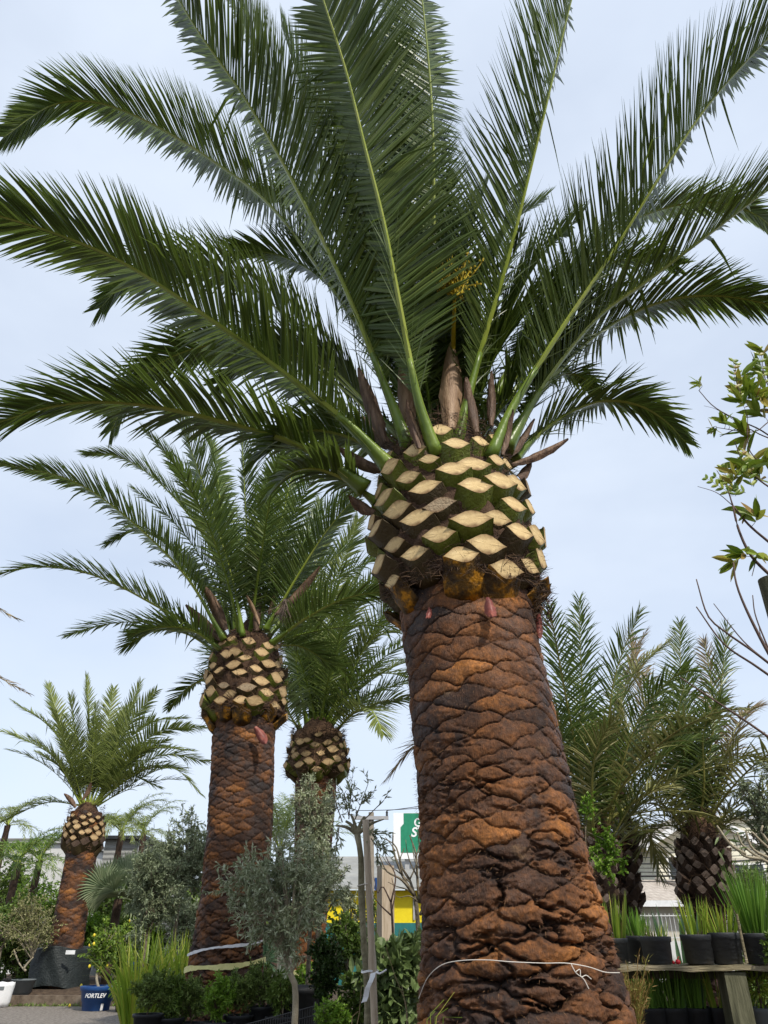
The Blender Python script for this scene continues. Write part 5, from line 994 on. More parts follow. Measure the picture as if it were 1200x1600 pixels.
# grass stalks in front
g = np.random.default_rng(77); t = empty('grass_tuft', (*W(625, 1600, 4.6)[:2], 0), 'few thin dry grass stalks rising before the broad leaved shrub', 'grass'); mb = MB()
for a, b in [((640,1620),(603,1480)), ((636,1620),(628,1540)), ((555,1620),(565,1540)), ((548,1620),(560,1580))]: tube(mb, spline([np.array((*W(a[0], a[1], 4.6)[:2], 0)), W(*a, 4.6), (W(*a, 4.6)+W(*b, 4.6))/2+(.01, 0, 0), W(*b, 4.6)], 12)[0], np.linspace(.004, .0015, 12), 4)
mb.build('stalks', M['leafdry'], t)
t = empty('grass_tuft', (*W(685, 1600, 3.3)[:2], 0), 'thin yellow green grass blades against the foot of the big trunk', 'grass'); mb = MB()
for a, b in [((672,1640),(694,1562)), ((676,1640),(710,1550)), ((668,1640),(680,1580)), ((680,1640),(700,1575)), ((690,1640),(722,1590))]: tube(mb, spline([np.array((*W(a[0], a[1], 3.3)[:2], 0)), W(*a, 3.3), (W(*a, 3.3)+W(*b, 3.3))/2+(-.01, 0, 0), W(*b, 3.3)], 12)[0], np.linspace(.003, .0008, 12), 4)
mb.build('blades', M['bladey'], t)
# string round the big trunk
def trunk_string(ax, rows, r, m, name, label, cat):
    P = []
    for px, py in rows:
        u = (px-600)/FOC; D = ax.D
        p = W(px, py, D); R0 = ax.rad(p[2])+.03; cx = ax.c(p[2])[0]; q = W(px, py, D)
        for it in range(6):
            dx = min(.98, max(-.98, (q[0]-cx)/R0)); D2 = ax.D-R0*math.sqrt(1-dx*dx); q = W(px, py, D2)
        P.append(q)
    mb = MB(); tube(mb, spline(P, 60)[0], r, 5); return mb, P
mb, P = trunk_string(axA, [(654, 1560), (668, 1528), (690, 1508), (720, 1501), (760, 1500), (800, 1503), (850, 1505), (885, 1505), (920, 1511), (945, 1519), (968, 1520)], .0019, None, '', '', '')
for rows in ([(892, 1506), (900, 1520), (912, 1530), (920, 1545)], [(900, 1518), (906, 1515), (908, 1526), (916, 1524), (924, 1530)]):
    m2, _ = trunk_string(axA, rows, .0019, None, '', '', '')
    mb.add(m2.v[0], m2.f)
tag(mb.build('string', M['string']), 'thin white string tied round the foot of the big trunk with a dangling knot', 'string')
# ================================================================== low plants with a wire fence in front of the strapped palm
bt = empty('plant_bench', (-1.9, 8.6, 0), 'low slatted bench carrying the row of small shrubs below the strapped palm', 'bench')
mb = MB(); 
for k in range(6): box(mb, (-2.75, 8.2+.14*k, .60), (-.3, 8.2+.14*k+.11, .63))
mb.build('slats', M['plank'], bt)
for x in (-2.7, -1.5, -.42):
    for y in (8.22, 8.93): mb = MB(); box(mb, (x, y, 0), (x+.08, y+.08, .598)); mb.build('leg', M['wood'], bt)
LP = [(236, 1556, 'rosem', 58), (268, 1562, 'green', 40), (300, 1570, 'rosem', 42), (340, 1568, 'bright', 50), (375, 1558, 'rosem', 50), (412, 1545, 'rosem', 66), (440, 1560, 'green', 40)]
labs = ['leftmost', 'second from left', 'third from left', 'fourth and lightest', 'fifth from left', 'widest', 'rightmost']
for i, (x, y, m, wp) in enumerate(LP):
    D = 8.35+.12*(i % 3); c = W(x, y, D); t = empty('potted_shrub', (c[0], D, .632), '%s low shrub in a black pot on the bench under the strapped palm' % labs[i], 'potted shrub', 'small shrubs in black pots below the strapped palm')
    hz = max(.12, c[2]-.14-.632); pot_part(t, (c[0], D, .632), .10, .135, hz, M['black'], soil=False, nseg=20)
    woody('x', (c[0], D, .632+hz-.03), '', '', M[m], M['twig'], c+(0, 0, .05), (wp/2/ppm(y, D)*1.15, .2, .19), (c[0], D, c[2]-.1), nb=22, nt=10, nl=18, Ll=.042, Lw=.012, seed=600+i, trunk_r=.008, root=t, spread=.6, lump=.5, tw=.0018)
t = empty('wire_fence', (-1.3, 7.9, 0), 'low black wire mesh fence at the bottom edge below the strapped palm', 'fence'); mb = MB()
a, b = W(365, 1606, 7.9), W(492, 1572, 7.9)
for k in range(34):
    q = a+(b-a)*k/33; tube(mb, [(q[0], 7.9, 0), (q[0], 7.9, q[2])], .004, 4)
for f in (1, .93, .6): tube(mb, [(a[0], 7.9, a[2]*f), (b[0], 7.9, b[2]*f)], .005, 4)
mb.build('mesh', M['wire'], t)
for q in (a, b): mb = MB(); tube(mb, [(q[0], 7.92, 0), (q[0], 7.92, q[2]+.03)], .012, 8); mb.build('post', M['wire'], t)
p1 = W(462, 1570, 9.0); t = empty('plant_pot', (p1[0], 9.0, 0), 'large dark pot behind the slim olive trunk', 'pot'); mb = MB(); lathe(mb, (p1[0], 9.0, 0), [(.2, 0), (.26, p1[2]*.6), (.3, p1[2]+.1), (.315, p1[2]+.11), (.31, p1[2]+.16), (.27, p1[2]+.16), (.26, p1[2]+.1), (.1, p1[2]+.1)], 28); mb.build('pot', M['black'], t, smooth=True)
# ================================================================== centre background: yellow shop, post, billboard, pole
DY = 34.0; a = W(470, 1440, DY); b = W(790, 1340, DY)
r = building('yellow_shop', (a[0], DY, 0), (b[0], DY+9, 0), None, 'yellow walled shop with teal base and grey corrugated roof seen left of the big trunk')
zt = W(0, 1391, DY)[2]; zm = W(0, 1442, DY)[2]; zr = W(0, 1343, DY+5)[2]
mb = MB(); box(mb, (a[0], DY, zm+.001), (b[0], DY+9, zt)); mb.build('wall', M['yellow'], r)
mb = MB(); box(mb, (a[0]-.03, DY-.03, 0), (b[0]+.03, DY+9, zm)); mb.build('wall_base', M['teal'], r)
mb = MB(); mb.add([(a[0]-.4, DY-.5, zt+.003), (b[0]+.4, DY-.5, zt+.003), (b[0]+.4, DY+4.5, zr), (a[0]-.4, DY+4.5, zr), (a[0]-.4, DY-.5, zt+.09), (b[0]+.4, DY-.5, zt+.09), (b[0]+.4, DY+4.5, zr+.09), (a[0]-.4, DY+4.5, zr+.09)], [(0,3,2,1),(4,5,6,7),(0,1,5,4),(1,2,6,5),(2,3,7,6),(3,0,4,7)]); mb.build('roof', M['sheet'], r)
mb = MB(); q = W(590, 1380, DY-.5); box(mb, q-(.12, .03, .25), q+(.2, .02, .2)); mb.build('blue_plate', M['blue'], r)
mb = MB(); q = W(660, 1340, DY-1); box(mb, (W(645, 1400, DY)[0], DY-.06, zm+.1), (W(648, 1400, DY)[0], DY-.032, zt)); mb.build('downpipe', M['steel'], r)
mb = MB(); q = W(604, 1352, 15); box(mb, (q[0]-.14, 15, 0), (q[0]+.10, 15.24, q[2]), rot=.4); o = mb.build('timber_post', M['bamboo']); tag(o, 'square tan timber post in front of the yellow wall', 'post')
DSg = 36.0; a = W(615, 1342, DSg); b = W(712, 1270, DSg)
r = empty('billboard', ((a[0]+b[0])/2, DSg, 0), 'tall green and white billboard on legs, half hidden by the big trunk', 'billboard')
mb = MB(); box(mb, (a[0], DSg, a[2]), (b[0], DSg+.15, b[2])); mb.build('panel', M['signw'], r)
gx0, gx1 = W(626, 1300, DSg)[0], b[0]-.03; mb = MB(); y = DSg-.012; H = b[2]-a[2]; z0, z1 = a[2]+.02, b[2]-.02; sx = W(631, 1300, DSg)[0]
V = [(gx0, y, a[2]+.25), (gx1, y, a[2]+.25), (gx1, y, z1), (sx, y, z1), (sx, y, a[2]+H*.76), (gx0, y, a[2]+H*.68)]
V2 = [(x_, DSg-.003, z_) for x_, _, z_ in V]; mb.add(V+V2, [(0,1,2,3,4,5)]+[(i, 6+i, 6+(i+1) % 6, (i+1) % 6) for i in range(6)]); pn = mb.build('green_panel', M['signg'], r)
q = W(653, 1286, DSg); text_mesh('lettering', 'G', (q[0], y-.01, q[2]), .5, M['signw'], r, ext=.006, bold=2)
q = W(652, 1301, DSg); text_mesh('lettering', 'ST', (q[0], y-.01, q[2]), .55, M['signw'], r, ext=.006, bold=2, shear=.2)
for x_ in (a[0]+.5, b[0]-.5): mb = MB(); box(mb, (x_, DSg+.16, 0), (x_+.2, DSg+.36, b[2]-.2)); mb.build('leg', M['steel'], r)
DU = 30.0; q = W(580, 1276, DU); r = empty('utility_pole', (q[0], DU, 0), 'grey concrete utility pole with a crossarm, top behind the pruned olive', 'utility pole')
mb = MB(); tube(mb, [(q[0], DU, 0), (q[0], DU, q[2]+.15)], [.16, .10], 12); mb.build('pole', M['concrete'], r)
e = W(607, 1277, DU); mb = MB(); box(mb, (q[0]-.7, DU-.16, q[2]-.12), (e[0], DU-.06, q[2]-.0)); mb.build('crossarm', M['steel'], r)
for xx in (e[0]-.06, q[0]-.55): mb = MB(); lathe(mb, (xx, DU-.11, q[2]+.001), [(.03, 0), (.05, .05), (.03, .08), (.05, .12), (.02, .2)], 10); mb.build('insulator', M['black'], r)
# power lines
def wire(a, b, sag, r, label, grp):
    a, b = np.array(a), np.array(b); t = np.linspace(0, 1, 16); P = a+t[:, None]*(b-a); P[:, 2] -= sag*4*t*(1-t); mb = MB(); tube(mb, P, r, 4); o = mb.build('power_line', M['wire']); return tag(o, label, 'power line', grp)
wire((q[0]-.55, DU-.11, q[2]+.2), W(760, 1250, DU+2), .1, .012, 'upper thin cable left of the big trunk above the billboard', 'cables near the billboard')
wire((e[0]-.06, DU-.11, q[2]+.2), W(760, 1240, DU-1), .05, .012, 'lower thin cable running from the crossarm end to behind the big trunk', 'cables near the billboard')
nm = ['topmost', 'second from top', 'third from top', 'fourth from top', 'fifth from top', 'sixth from top', 'seventh from top', 'lowest']
for k, (y0, y1, rr) in enumerate([(1318, 1312, .015), (1327, 1320, .015), (1333, 1330, .015), (1344, 1336, .03), (1350, 1345, .015), (1356, 1352, .018), (1363, 1356, .035), (1371, 1366, .018)]):
    wire(W(880, y0+2, 33), W(1330, y1-8, 33), .25, rr, '%s of the stacked cables crossing in front of the cream house' % nm[k], 'cables before the cream house')
# bare tree
def bare_tree(name, D, segs, r0, m, label, cat, base=None, root=None):
    """segs: list of (start px,py, [mid], end px,py, r0, r1)"""
    if root is None: root = empty(name, base, label, cat)
    mb = MB()
    for s in segs: P = [W(x, y, D+dz) for x, y, dz in s[0]]; tube(mb, spline(P, 14)[0]+0, np.linspace(s[1], s[2], 14), 6)
    mb.build('branches', m, root, smooth=True); return root
Db = 13.0; b0 = W(655, 1440, Db); 
segs = [([(656,1520,0),(652,1430,0),(648,1400,0)], .045, .035), ([(648,1400,0),(630,1370,0),(615,1330,.1),(614,1300,.1)], .03, .01), ([(648,1400,0),(640,1375,.2),(628,1355,.2),(618,1322,.3),(600,1310,.3)], .028, .008), ([(655,1410,0),(652,1370,0),(650,1335,.0),(640,1305,0)], .03, .01),
 ([(655,1410,0),(662,1370,-.2),(660,1340,-.2),(668,1310,-.2)], .03, .01), ([(648,1400,0),(628,1375,-.2),(605,1362,-.2),(596,1345,-.2),(592,1335,-.2)], .026, .009), ([(630,1370,0),(625,1345,-.1),(632,1325,-.1)], .016, .006), ([(650,1340,0),(655,1320,.1),(652,1300,.1)], .014, .006),
 ([(618,1330,.1),(610,1318,.1),(602,1308,.1)], .012, .005), ([(640,1375,.2),(650,1350,.2),(646,1330,.2)], .016, .006), ([(656,1430,0),(668,1400,0),(672,1360,0)], .025, .01), ([(640,1378,0),(622,1362,0),(606,1350,0),(598,1338,0)], .014, .005), ([(648,1400,0),(636,1390,.1),(620,1385,.1),(606,1378,.1)], .014, .005), ([(652,1370,0),(642,1350,.1),(636,1330,.1),(634,1312,.1)], .014, .005), ([(655,1410,0),(640,1400,-.1),(624,1402,-.1),(612,1395,-.1)], .012, .004), ([(658,1360,-.1),(648,1345,-.1),(644,1318,-.1)], .012, .004), ([(664,1400,0),(660,1380,0),(664,1340,0),(662,1318,0)], .014, .005)]
bare_tree('bare_tree', Db, segs, 0, M['bark'], 'leafless many branched shrub before the yellow wall, against the big trunk', 'bare tree', (b0[0], Db, 0))
mb = MB(); tube(mb, [(b0[0]+.02, Db, 0), W(656, 1520, Db), ], [.06, .048], 8); 
mb.build('trunk', M['bark'], bpy.data.objects['bare_tree'])
b1 = W(612, 1440, 10.5); bare_tree('bare_tree', 10.5, [([(618,1600,0),(614,1460,0),(611,1410,0)], .02, .016), ([(611,1410,0),(598,1385,0),(590,1395,0),(584,1370,0)], .012, .004), ([(611,1410,0),(618,1370,0),(606,1345,0),(600,1330,0)], .014, .005), ([(611,1430,0),(595,1415,0),(583,1400,0)], .012, .005), ([(613,1420,0),(617,1395,.1),(612,1372,.1)], .010, .004)], 0, M['twig'], 'thin dark leafless sapling in front of the tan post', 'bare tree', (b1[0], 10.5, 0))
# ================================================================== right: cream house
DH = 40.0
def hp(px, py, dy=0): return W(px, py, DH+dy)
r = empty('cream_house', (hp(1100, 1400)[0], DH, 0), 'cream two storey house with gable and tiled lower roof behind the palms at right', 'house')
x0, x1 = hp(1042, 1350)[0], hp(1290, 1350)[0]; ze = hp(1042, 1312)[2]; zl = hp(1000, 1412)[2]
xa, za = hp(1158, 1277)[0], hp(1158, 1277)[2]
# upper storey: wall, gable
mb = MB(); box(mb, (x0, DH+1.5, 0), (x1, DH+10, ze)); mb.build('wall', M['cream'], r)
gx = hp(1100, 1290)[0]
mb = MB(); xg0 = hp(1025, 1340)[0]; zg = hp(1025, 1322)[2]; zp = hp(1085, 1268)[2]; xp = hp(1100, 1268)[0]
V = [(x0, DH+1.45, ze+.002), (2*xp-x0, DH+1.45, ze+.002), (xp, DH+1.45, zp)]; V2 = [(a_, DH+1.9, c_) for a_, b_, c_ in V]; mb.add(V+V2, [(0,1,2), (3,5,4), (0,3,4,1), (1,4,5,2), (2,5,3,0)]); mb.build('gable', M['cream'], r)
for s in (-1, 1):
    mb = MB(); ex = xp+s*(xp-x0+.7)*1; sl = (zp-ze)/(xp-x0); ez = zp+.12-sl*(xp-x0+.7)
    mb.add([(xp, DH+.6, zp+.12), (ex, DH+.6, ez), (ex, DH+10.5, ez), (xp, DH+10.5, zp+.12), (xp, DH+.6, zp+.3), (ex, DH+.6, ez+.18), (ex, DH+10.5, ez+.18), (xp, DH+10.5, zp+.3)], [(0,1,2,3),(4,7,6,5),(0,4,5,1),(1,5,6,2),(2,6,7,3),(3,7,4,0)]); mb.build('roof', M['tile'], r)
    mb = MB(); mb.add([(xp, DH+.5, zp-.05), (ex, DH+.5, ez-.17), (ex, DH+.58, ez-.17), (xp, DH+.58, zp-.05), (xp, DH+.5, zp+.28), (ex, DH+.5, ez+.16), (ex, DH+.58, ez+.16), (xp, DH+.58, zp+.28)], [(0,1,2,3),(4,7,6,5),(0,4,5,1),(1,5,6,2),(2,6,7,3),(3,7,4,0)]); mb.build('barge_board', M['white'], r)
mb = MB(); xb0, xb1 = hp(1140, 1300)[0], hp(1300, 1300)[0]; zb1 = hp(1180, 1277)[2]; box(mb, (xb0, DH+.8, 0), (xb1, DH+1.44, zb1)); mb.build('bay_wall', M['cream'], r)
mb = MB(); box(mb, (xb0-.3, DH+.5, zb1+.003), (xb1, DH+2, zb1+.2)); mb.build('cornice', M['white'], r)
for k, py in enumerate((1303, 1322, 1342)): zz = hp(1160, py)[2]; mb = MB(); box(mb, (xb0-.05, DH+.72, zz), (xb1, DH+.797, zz+.12)); mb.build('moulding', M['beige'], r)
def window(x, z, w_, h, y, par, bars=True):
    mb = MB(); t_ = .08
    for lo, hi in [((x, z), (x+w_, z+t_)), ((x, z+h-t_), (x+w_, z+h)), ((x, z+t_), (x+t_, z+h-t_)), ((x+w_-t_, z+t_), (x+w_, z+h-t_)), ((x+w_/2-t_/2, z+t_), (x+w_/2+t_/2, z+h-t_))]: box(mb, (lo[0], y-.06, lo[1]), (hi[0], y-.003, hi[1]))
    f = mb.build('window', M['white'], par); mb = MB(); box(mb, (x+t_, y-.03, z+t_), (x+w_-t_, y-.005, z+h-t_)); mb.build('pane', M['glass'], f)
window(hp(1066, 1390)[0], hp(1066, 1390)[2], 1.0, 1.6, DH+1.5, r); window(hp(1164, 1395)[0], hp(1164, 1393)[2], 1.6, 1.3, DH+.8, r)
# lower wing with tiled roof
xl0, xl1 = hp(955, 1410, -3)[0], hp(1300, 1410, -3)[0]; zl0 = hp(0, 1411, -3.6)[2]; zl1 = hp(0, 1378, 1)[2]
mb = MB(); box(mb, (xl0, DH-3, 0), (xl1, DH+1, zl0-.02)); mb.build('lower_wall', M['beige'], r)
mb = MB(); mb.add([(xl0-.4, DH-3.6, zl0), (xl1, DH-3.6, zl0), (xl1, DH+1.4, zl1), (xl0+1.5, DH+1.4, zl1), (xl0-.4, DH-3.6, zl0+.12), (xl1, DH-3.6, zl0+.12), (xl1, DH+1.4, zl1+.12), (xl0+1.5, DH+1.4, zl1+.12)], [(0,3,2,1),(4,5,6,7),(0,1,5,4),(1,2,6,5),(2,3,7,6),(3,0,4,7)]); mb.build('lower_roof', M['tile'], r)
mb = MB(); box(mb, (xl0-.42, DH-3.72, zl0-.14), (xl1, DH-3.61, zl0+.1)); mb.build('gutter', M['white'], r)
mb = MB(); rg = [hp(1040, 1378)+0, hp(1075, 1407, -3)]; tube(mb, [(hp(1040,1380)[0], DH+1.3, zl1+.15), (hp(1065, 1398)[0], DH-1.5, (zl0+zl1)/2+.2)], .09, 6); mb.build('ridge_tiles', M['tile'], r)
t = empty('white_fence', (hp(1040, 1440)[0], 33, 0), 'white metal railing on a low wall in front of the cream house', 'fence'); x0f, x1f = W(940, 1440, 33)[0], W(1300, 1440, 33)[0]; zf = W(0, 1427, 33)[2]; mb = MB()
box(mb, (x0f, 33, 0), (x1f, 33.2, zf-.95)); mb.build('low_wall', M['wallw'], t); mb = MB(); x = x0f
while x < x1f: tube(mb, [(x, 33.1, zf-.95), (x, 33.1, zf)], .013, 5); x += .16
mb.build('bars', M['fence_white'], t); mb = MB(); box(mb, (x0f, 33.07, zf-.1), (x1f, 33.13, zf-.06)); box(mb, (x0f, 33.07, zf-.85), (x1f, 33.13, zf-.81)); mb.build('rails', M['fence_white'], t)
# far tree line so that the horizon is closed
for k, (x, D, wp, hp_, y) in enumerate([(-30, 60, 170, 110, 1425), (150, 62, 160, 90, 1440), (310, 58, 170, 110, 1425), (420, 64, 140, 90, 1435), (520, 60, 130, 70, 1442), (1215, 50, 120, 90, 1420), (930, 55, 120, 60, 1445)]):
    bush(x, y, D, wp, hp_, 'green', '%s distant rounded green tree %s' % (['Large', 'Pale', 'Broad', 'Low', 'Small', 'Dark', 'Faint'][k], ['at the far left edge beyond the warehouse', 'behind the grey shed', 'beyond the large olive trees', 'beyond the yucca', 'beyond the yellow shop side', 'right of the cream house', 'left of the cream house wing'][k]), 700+k, Ll=.4, Lw=.24, nb=22, nt=9, nl=12, name='distant_tree', cat='tree', tw=.02, lump=.5)
# ================================================================== right edge: olive, frangipani-like branches, dark fern tree
bush(1215, 1290, 8.0, 130, 240, 'olived', 'olive tree at the right edge beside the stout palm', 61, Ll=.05, Lw=.013, nb=44, nt=12, nl=22, name='olive_tree', cat='olive tree', lump=.32)
bush(1185, 1395, 13, 100, 110, 'green', 'fine leaved green tree before the cream house at the right edge', 62, Ll=.07, Lw=.012, nb=24, nt=10, nl=20, name='small_tree', cat='tree')
q = W(1230, 1340, 6); t = empty('bare_branched_shrub', (q[0], 6, 0), 'pale bare curving branches entering from the right edge above the onion pots', 'shrub'); mb = MB()
for s in [[(1230,1360),(1190,1342),(1160,1320),(1152,1300)], [(1230,1352),(1200,1340),(1175,1325),(1165,1298)], [(1225,1345),(1195,1320),(1175,1300)], [(1225,1335),(1205,1320),(1190,1300),(1192,1290)], [(1165,1335),(1140,1318),(1120,1290)], [(1190,1342),(1165,1338),(1150,1325)], [(1240,1500),(1240,1400),(1232,1345)]]: tube(mb, spline([W(x, y, 6) for x, y in s], 12)[0], np.linspace(.014, .007, 12), 6)
tube(mb, [(q[0]+.05, 6, 0), W(1240, 1500, 6)], .03, 8); mb.build('branches', M['barkg'], t, smooth=True)
mb = MB(); g = np.random.default_rng(5)
P = np.array([W(1140+g.uniform(-20, 30), 1310+g.uniform(-15, 20), 6) for _ in range(14)]); leaf_set(mb, P, nrm(g.normal(0, 1, (14, 3))), g.uniform(.06, .1, 14), np.full(14, .02), g, K=4, prof=(.4, 1, .7, .05)); mb.build('leaves', M['broad'], t)
# light green climber on the leafy palm
cl = W(935, 1330, 7.9); t = empty('climbing_plant', (cl[0]-.1, 7.9, 0), 'light green small leaved climber on the leafy palm beside the big trunk', 'climber'); mf, mt = MB(), MB(); g = np.random.default_rng(6)
for a, b, n in [((915,1290),(922,1262),8), ((918,1300),(945,1312),12), ((920,1310),(965,1330),14), ((930,1330),(970,1345),14), ((930,1345),(955,1365),12), ((915,1320),(935,1340),12), ((912,1280),(918,1250),7), ((925,1315),(950,1300),9), ((920,1330),(945,1350),12)]: A_, B_ = W(*a, 7.9), W(*b, 7.75); tube(mt, [A_, B_], .004, 4); sprig(mf, mt, A_, B_, g, nt=n, nl=11, ln=.14, Ll=.045, Lw=.026)
tube(mt, spline([(cl[0]-.12, 7.95, 0), W(918, 1450, 7.95), W(915, 1290, 7.95)], 14)[0], .008, 5)
mf.build('foliage', M['bright'], t); mt.build('stems', M['bark'], t)
# ================================================================== young tree with a post, upper right
DG = 4.0; q = W(1205, 905, DG)
mb = MB(); P = [(q[0], DG, 0), (q[0], DG, q[2])]; tube(mb, P, [.076, .074], 24); o = mb.build('round_post', M['wood'], smooth=False); tag(o, 'round weathered grey green wooden post cut flat, at the right edge', 'post')
BR = []
t = empty('young_tree', (W(1290, 1000, DG)[0], DG, 0), 'young tree with lobed green and reddish leaves on thin twigs, upper right edge', 'young tree'); mb = MB()
for s, r0, r1 in [([(1300,1160,.1),(1290,950,.1),(1250,800,.1),(1215,700,.1),(1205,620,.1),(1195,560,.1)], .02, .006), ([(1210,905,0),(1175,870,0),(1155,830,0),(1145,790,0)], .010, .006), ([(1205,850,0),(1170,820,0),(1145,790,0)], .008, .006), ([(1145,790,0),(1120,770,0),(1090,760,0)], .003, .0015), ([(1145,790,0),(1135,760,0),(1120,735,0)], .005, .002),
   ([(1215,770,.05),(1180,745,.05),(1160,720,.0),(1148,690,0)], .006, .003), ([(1215,690,.1),(1185,670,.05),(1150,655,0),(1115,635,0),(1092,610,0)], .006, .0025), ([(1215,690,.1),(1190,680,.05),(1160,668,0),(1125,682,0)], .005, .0025), ([(1205,640,.1),(1180,640,.05),(1155,610,0),(1148,565,0)], .005, .002), ([(1200,660,0),(1175,675,0),(1120,668,0)], .004,.002), ([(1210,620,0),(1195,590,0),(1190,555,0)], .004, .002), ([(1190,725,0),(1170,700,0),(1168,650,0)], .004, .002), ([(1180,880,0),(1175,900,.0)], .003, .002), ([(1150,658,0),(1120,640,0),(1100,634,0)], .002, .001)]:
    P_ = spline([W(x, y, DG+dz) for x, y, dz in s], 16)[0]; BR.append(P_); tube(mb, P_, np.linspace(r0, r1, 16), 6)
BR = np.concatenate(BR)
tube(mb, [(W(1300, 1160, DG)[0]+.02, DG+.1, 0), W(1300, 1160, DG+.1)], [.03, .022], 8)
mbt = mb; mb = MB(); g = np.random.default_rng(19)
def clus(cx, cy, n, sx, sy, L0, up): 
    n = int(n*1.5); nt = max(2, n//5)
    for k in range(nt):
        e = W(cx+g.normal(0, sx), cy+g.normal(0, sy), DG+g.normal(0, .05)); b0_ = BR[np.argmin(((BR-e)**2).sum(1))]
        P_, _ = spline([b0_, (b0_+e)/2+g.normal(0, .006, 3)+(0, 0, .01), e+nrm(np.array(up))*.03], 8); tube(mbt, P_, np.linspace(.0022, .001, 8), 4)
        m_ = 6; P = P_[g.integers(3, 8, m_)]; P[0] = P_[-1]; L0_ = L0*1.2; d = nrm(g.normal(0, .5, (m_, 3))+np.array(up)*.7+nrm(e-b0_)*.5)
        leaf_set(mb, P, d, L0_*g.uniform(.6, 1.15, m_), np.full(m_, L0_*.27), g, curl=.6, K=5, prof=(.25, .9, 1, .7, .05), up=.2)
def pinnate(a, b, n, Ll):
    A_, B_ = W(*a, DG), W(*b, DG); b0_ = BR[np.argmin(((BR-A_)**2).sum(1))]; tube(mbt, [b0_, A_, B_], [.002, .0018, .001], 4); T_ = nrm(B_-A_); S_ = nrm(np.cross(T_, (0, 1., .2)))
    for sd in (-1, 1):
        q_ = np.linspace(.05, 1, n); P = A_+q_[:, None]*(B_-A_); d = nrm(T_*.75+S_*sd*.75+g.normal(0, .08, (n, 3))); S2 = nrm(np.cross(d, (0, 1., .3)))
        strips(mb, P, d, S2, Ll*(1-.4*q_), np.full(n, Ll*.34), droop=.3, K=4, prof=[.4, 1, .9, .1], fold=.15, Nn=nrm(np.cross(S2, d)))
pinnate((1150,630), (1146,565), 7, .075); pinnate((1160,635), (1152,570), 6, .06); pinnate((1165,770), (1118,745), 6, .06); pinnate((1150,775), (1128,730), 6, .06); pinnate((1140,770), (1105,748), 5, .06)
pinnate((1195,600), (1185,545), 6, .07); pinnate((1175,760), (1160,710), 6, .07)
clus(1180, 600, 16, 12, 22, .13, (.3, -.1, .6)); clus(1165, 640, 14, 14, 14, .12, (-.3, 0, .4)); clus(1185, 690, 16, 12, 20, .14, (-.5, 0, .5)); clus(1155, 745, 18, 14, 12, .10, (-.2, 0, .5)); clus(1185, 740, 14, 12, 18, .13, (-.1, 0, .6)); clus(1185, 805, 8, 10, 10, .13, (-.7, 0, .2)); clus(1175, 872, 10, 14, 5, .12, (-.6, 0, -.3)); clus(1135, 655, 8, 12, 8, .09, (-.5, 0, .3)); clus(1098, 600, 3, 4, 5, .07, (-.8, 0, .5)); clus(1122, 672, 3, 6, 3, .06, (-.8, 0, -.1)); clus(1200, 560, 8, 8, 14, .12, (-.4, 0, .6)); clus(1195, 655, 16, 8, 18, .14, (-.2, 0, .6))
mb.build('foliage', M['grev'], t); mbt.build('branches', M['twig'], t, smooth=True)
t = empty('bare_twigs_tree', (W(1230, 1100, 3.6)[0], 3.6, 0), 'leafless reddish brown twigs reaching in from the right edge under the post', 'bare tree'); mb = MB()
for s, r0, r1 in [([(1225,1060),(1195,1010),(1165,950),(1150,910),(1146,878)], .010, .004), ([(1225,1055),(1180,1020),(1130,985),(1105,960),(1088,905)], .007, .003), ([(1230,1075),(1180,1040),(1130,1005),(1088,948)], .007, .003), ([(1215,1045),(1195,1000),(1180,960),(1176,930)], .005, .0025), ([(1200,1035),(1160,1000),(1115,943)], .004, .002), ([(1200,1020),(1190,1000),(1186,980)], .003, .0015), ([(1240,1180),(1170,1130),(1110,1090),(1062,1058)], .007, .003), ([(1250,1300),(1245,1180),(1225,1060)], .014, .010)]:
    tube(mb, spline([W(x, y, 3.6) for x, y in s], 16)[0], np.linspace(r0, r1, 16), 6)
tube(mb, [(W(1250, 1300, 3.6)[0], 3.6, 0), W(1250, 1300, 3.6)], [.025, .014], 8); mb.build('branches', M['twig'], t, smooth=True)
# ================================================================== shelf with onion pots
DP = 5.0; zs_ = W(1080, 1509, DP)[2]; xs0, xs1 = W(945, 1510, DP)[0], W(1330, 1510, DP)[0]
t = empty('plant_shelf', ((xs0+xs1)/2, DP+.3, 0), 'weathered wooden two level plant shelf on thick posts at the lower right', 'shelf')
mb = MB(); 
for k in range(4):
    n = 60; xx = np.linspace(xs0, xs1, n); y0 = DP+.01+.19*k; zt_ = zs_+.0035*np.sin(xx*13+k*2)+.002*np.sin(xx*31); th_ = .026; e = .004*np.sin(xx*17+k)
    V = np.concatenate([np.stack([xx, y0+e, zt_-th_], 1), np.stack([xx, y0+.17+0*xx, zt_-th_], 1), np.stack([xx, y0+.17+0*xx, zt_], 1), np.stack([xx, y0+e, zt_], 1)])
    F = [(i+a*n, i+1+a*n, i+1+b*n, i+b*n) for i in range(n-1) for a, b in ((0, 3), (3, 2), (2, 1), (1, 0))]+[(0, n, 2*n, 3*n), (n-1, 4*n-1, 3*n-1, 2*n-1)]; mb.add(V, F)
mb.build('top_boards', M['plank'], t)
zlow = W(1080, 1575, DP+.1)[2]-.22
mb = MB(); box(mb, (xs0+.1, DP+.22, zlow-.03), (xs1, DP+.78, zlow)); mb.build('lower_board', M['plank'], t)
for k, (xa_, ya_) in enumerate([(1152, DP+.03), (1300, DP+.03), (1075, DP+.62), (960, DP+.62)]):
    p_ = W(xa_, 1540, ya_); mb = MB(); wd_ = .062 if ya_ < DP+.3 else .05; box(mb, (p_[0]-wd_, ya_, 0), (p_[0]+wd_, ya_+.12, zs_-.034)); mb.build('leg', M['wood'], t)
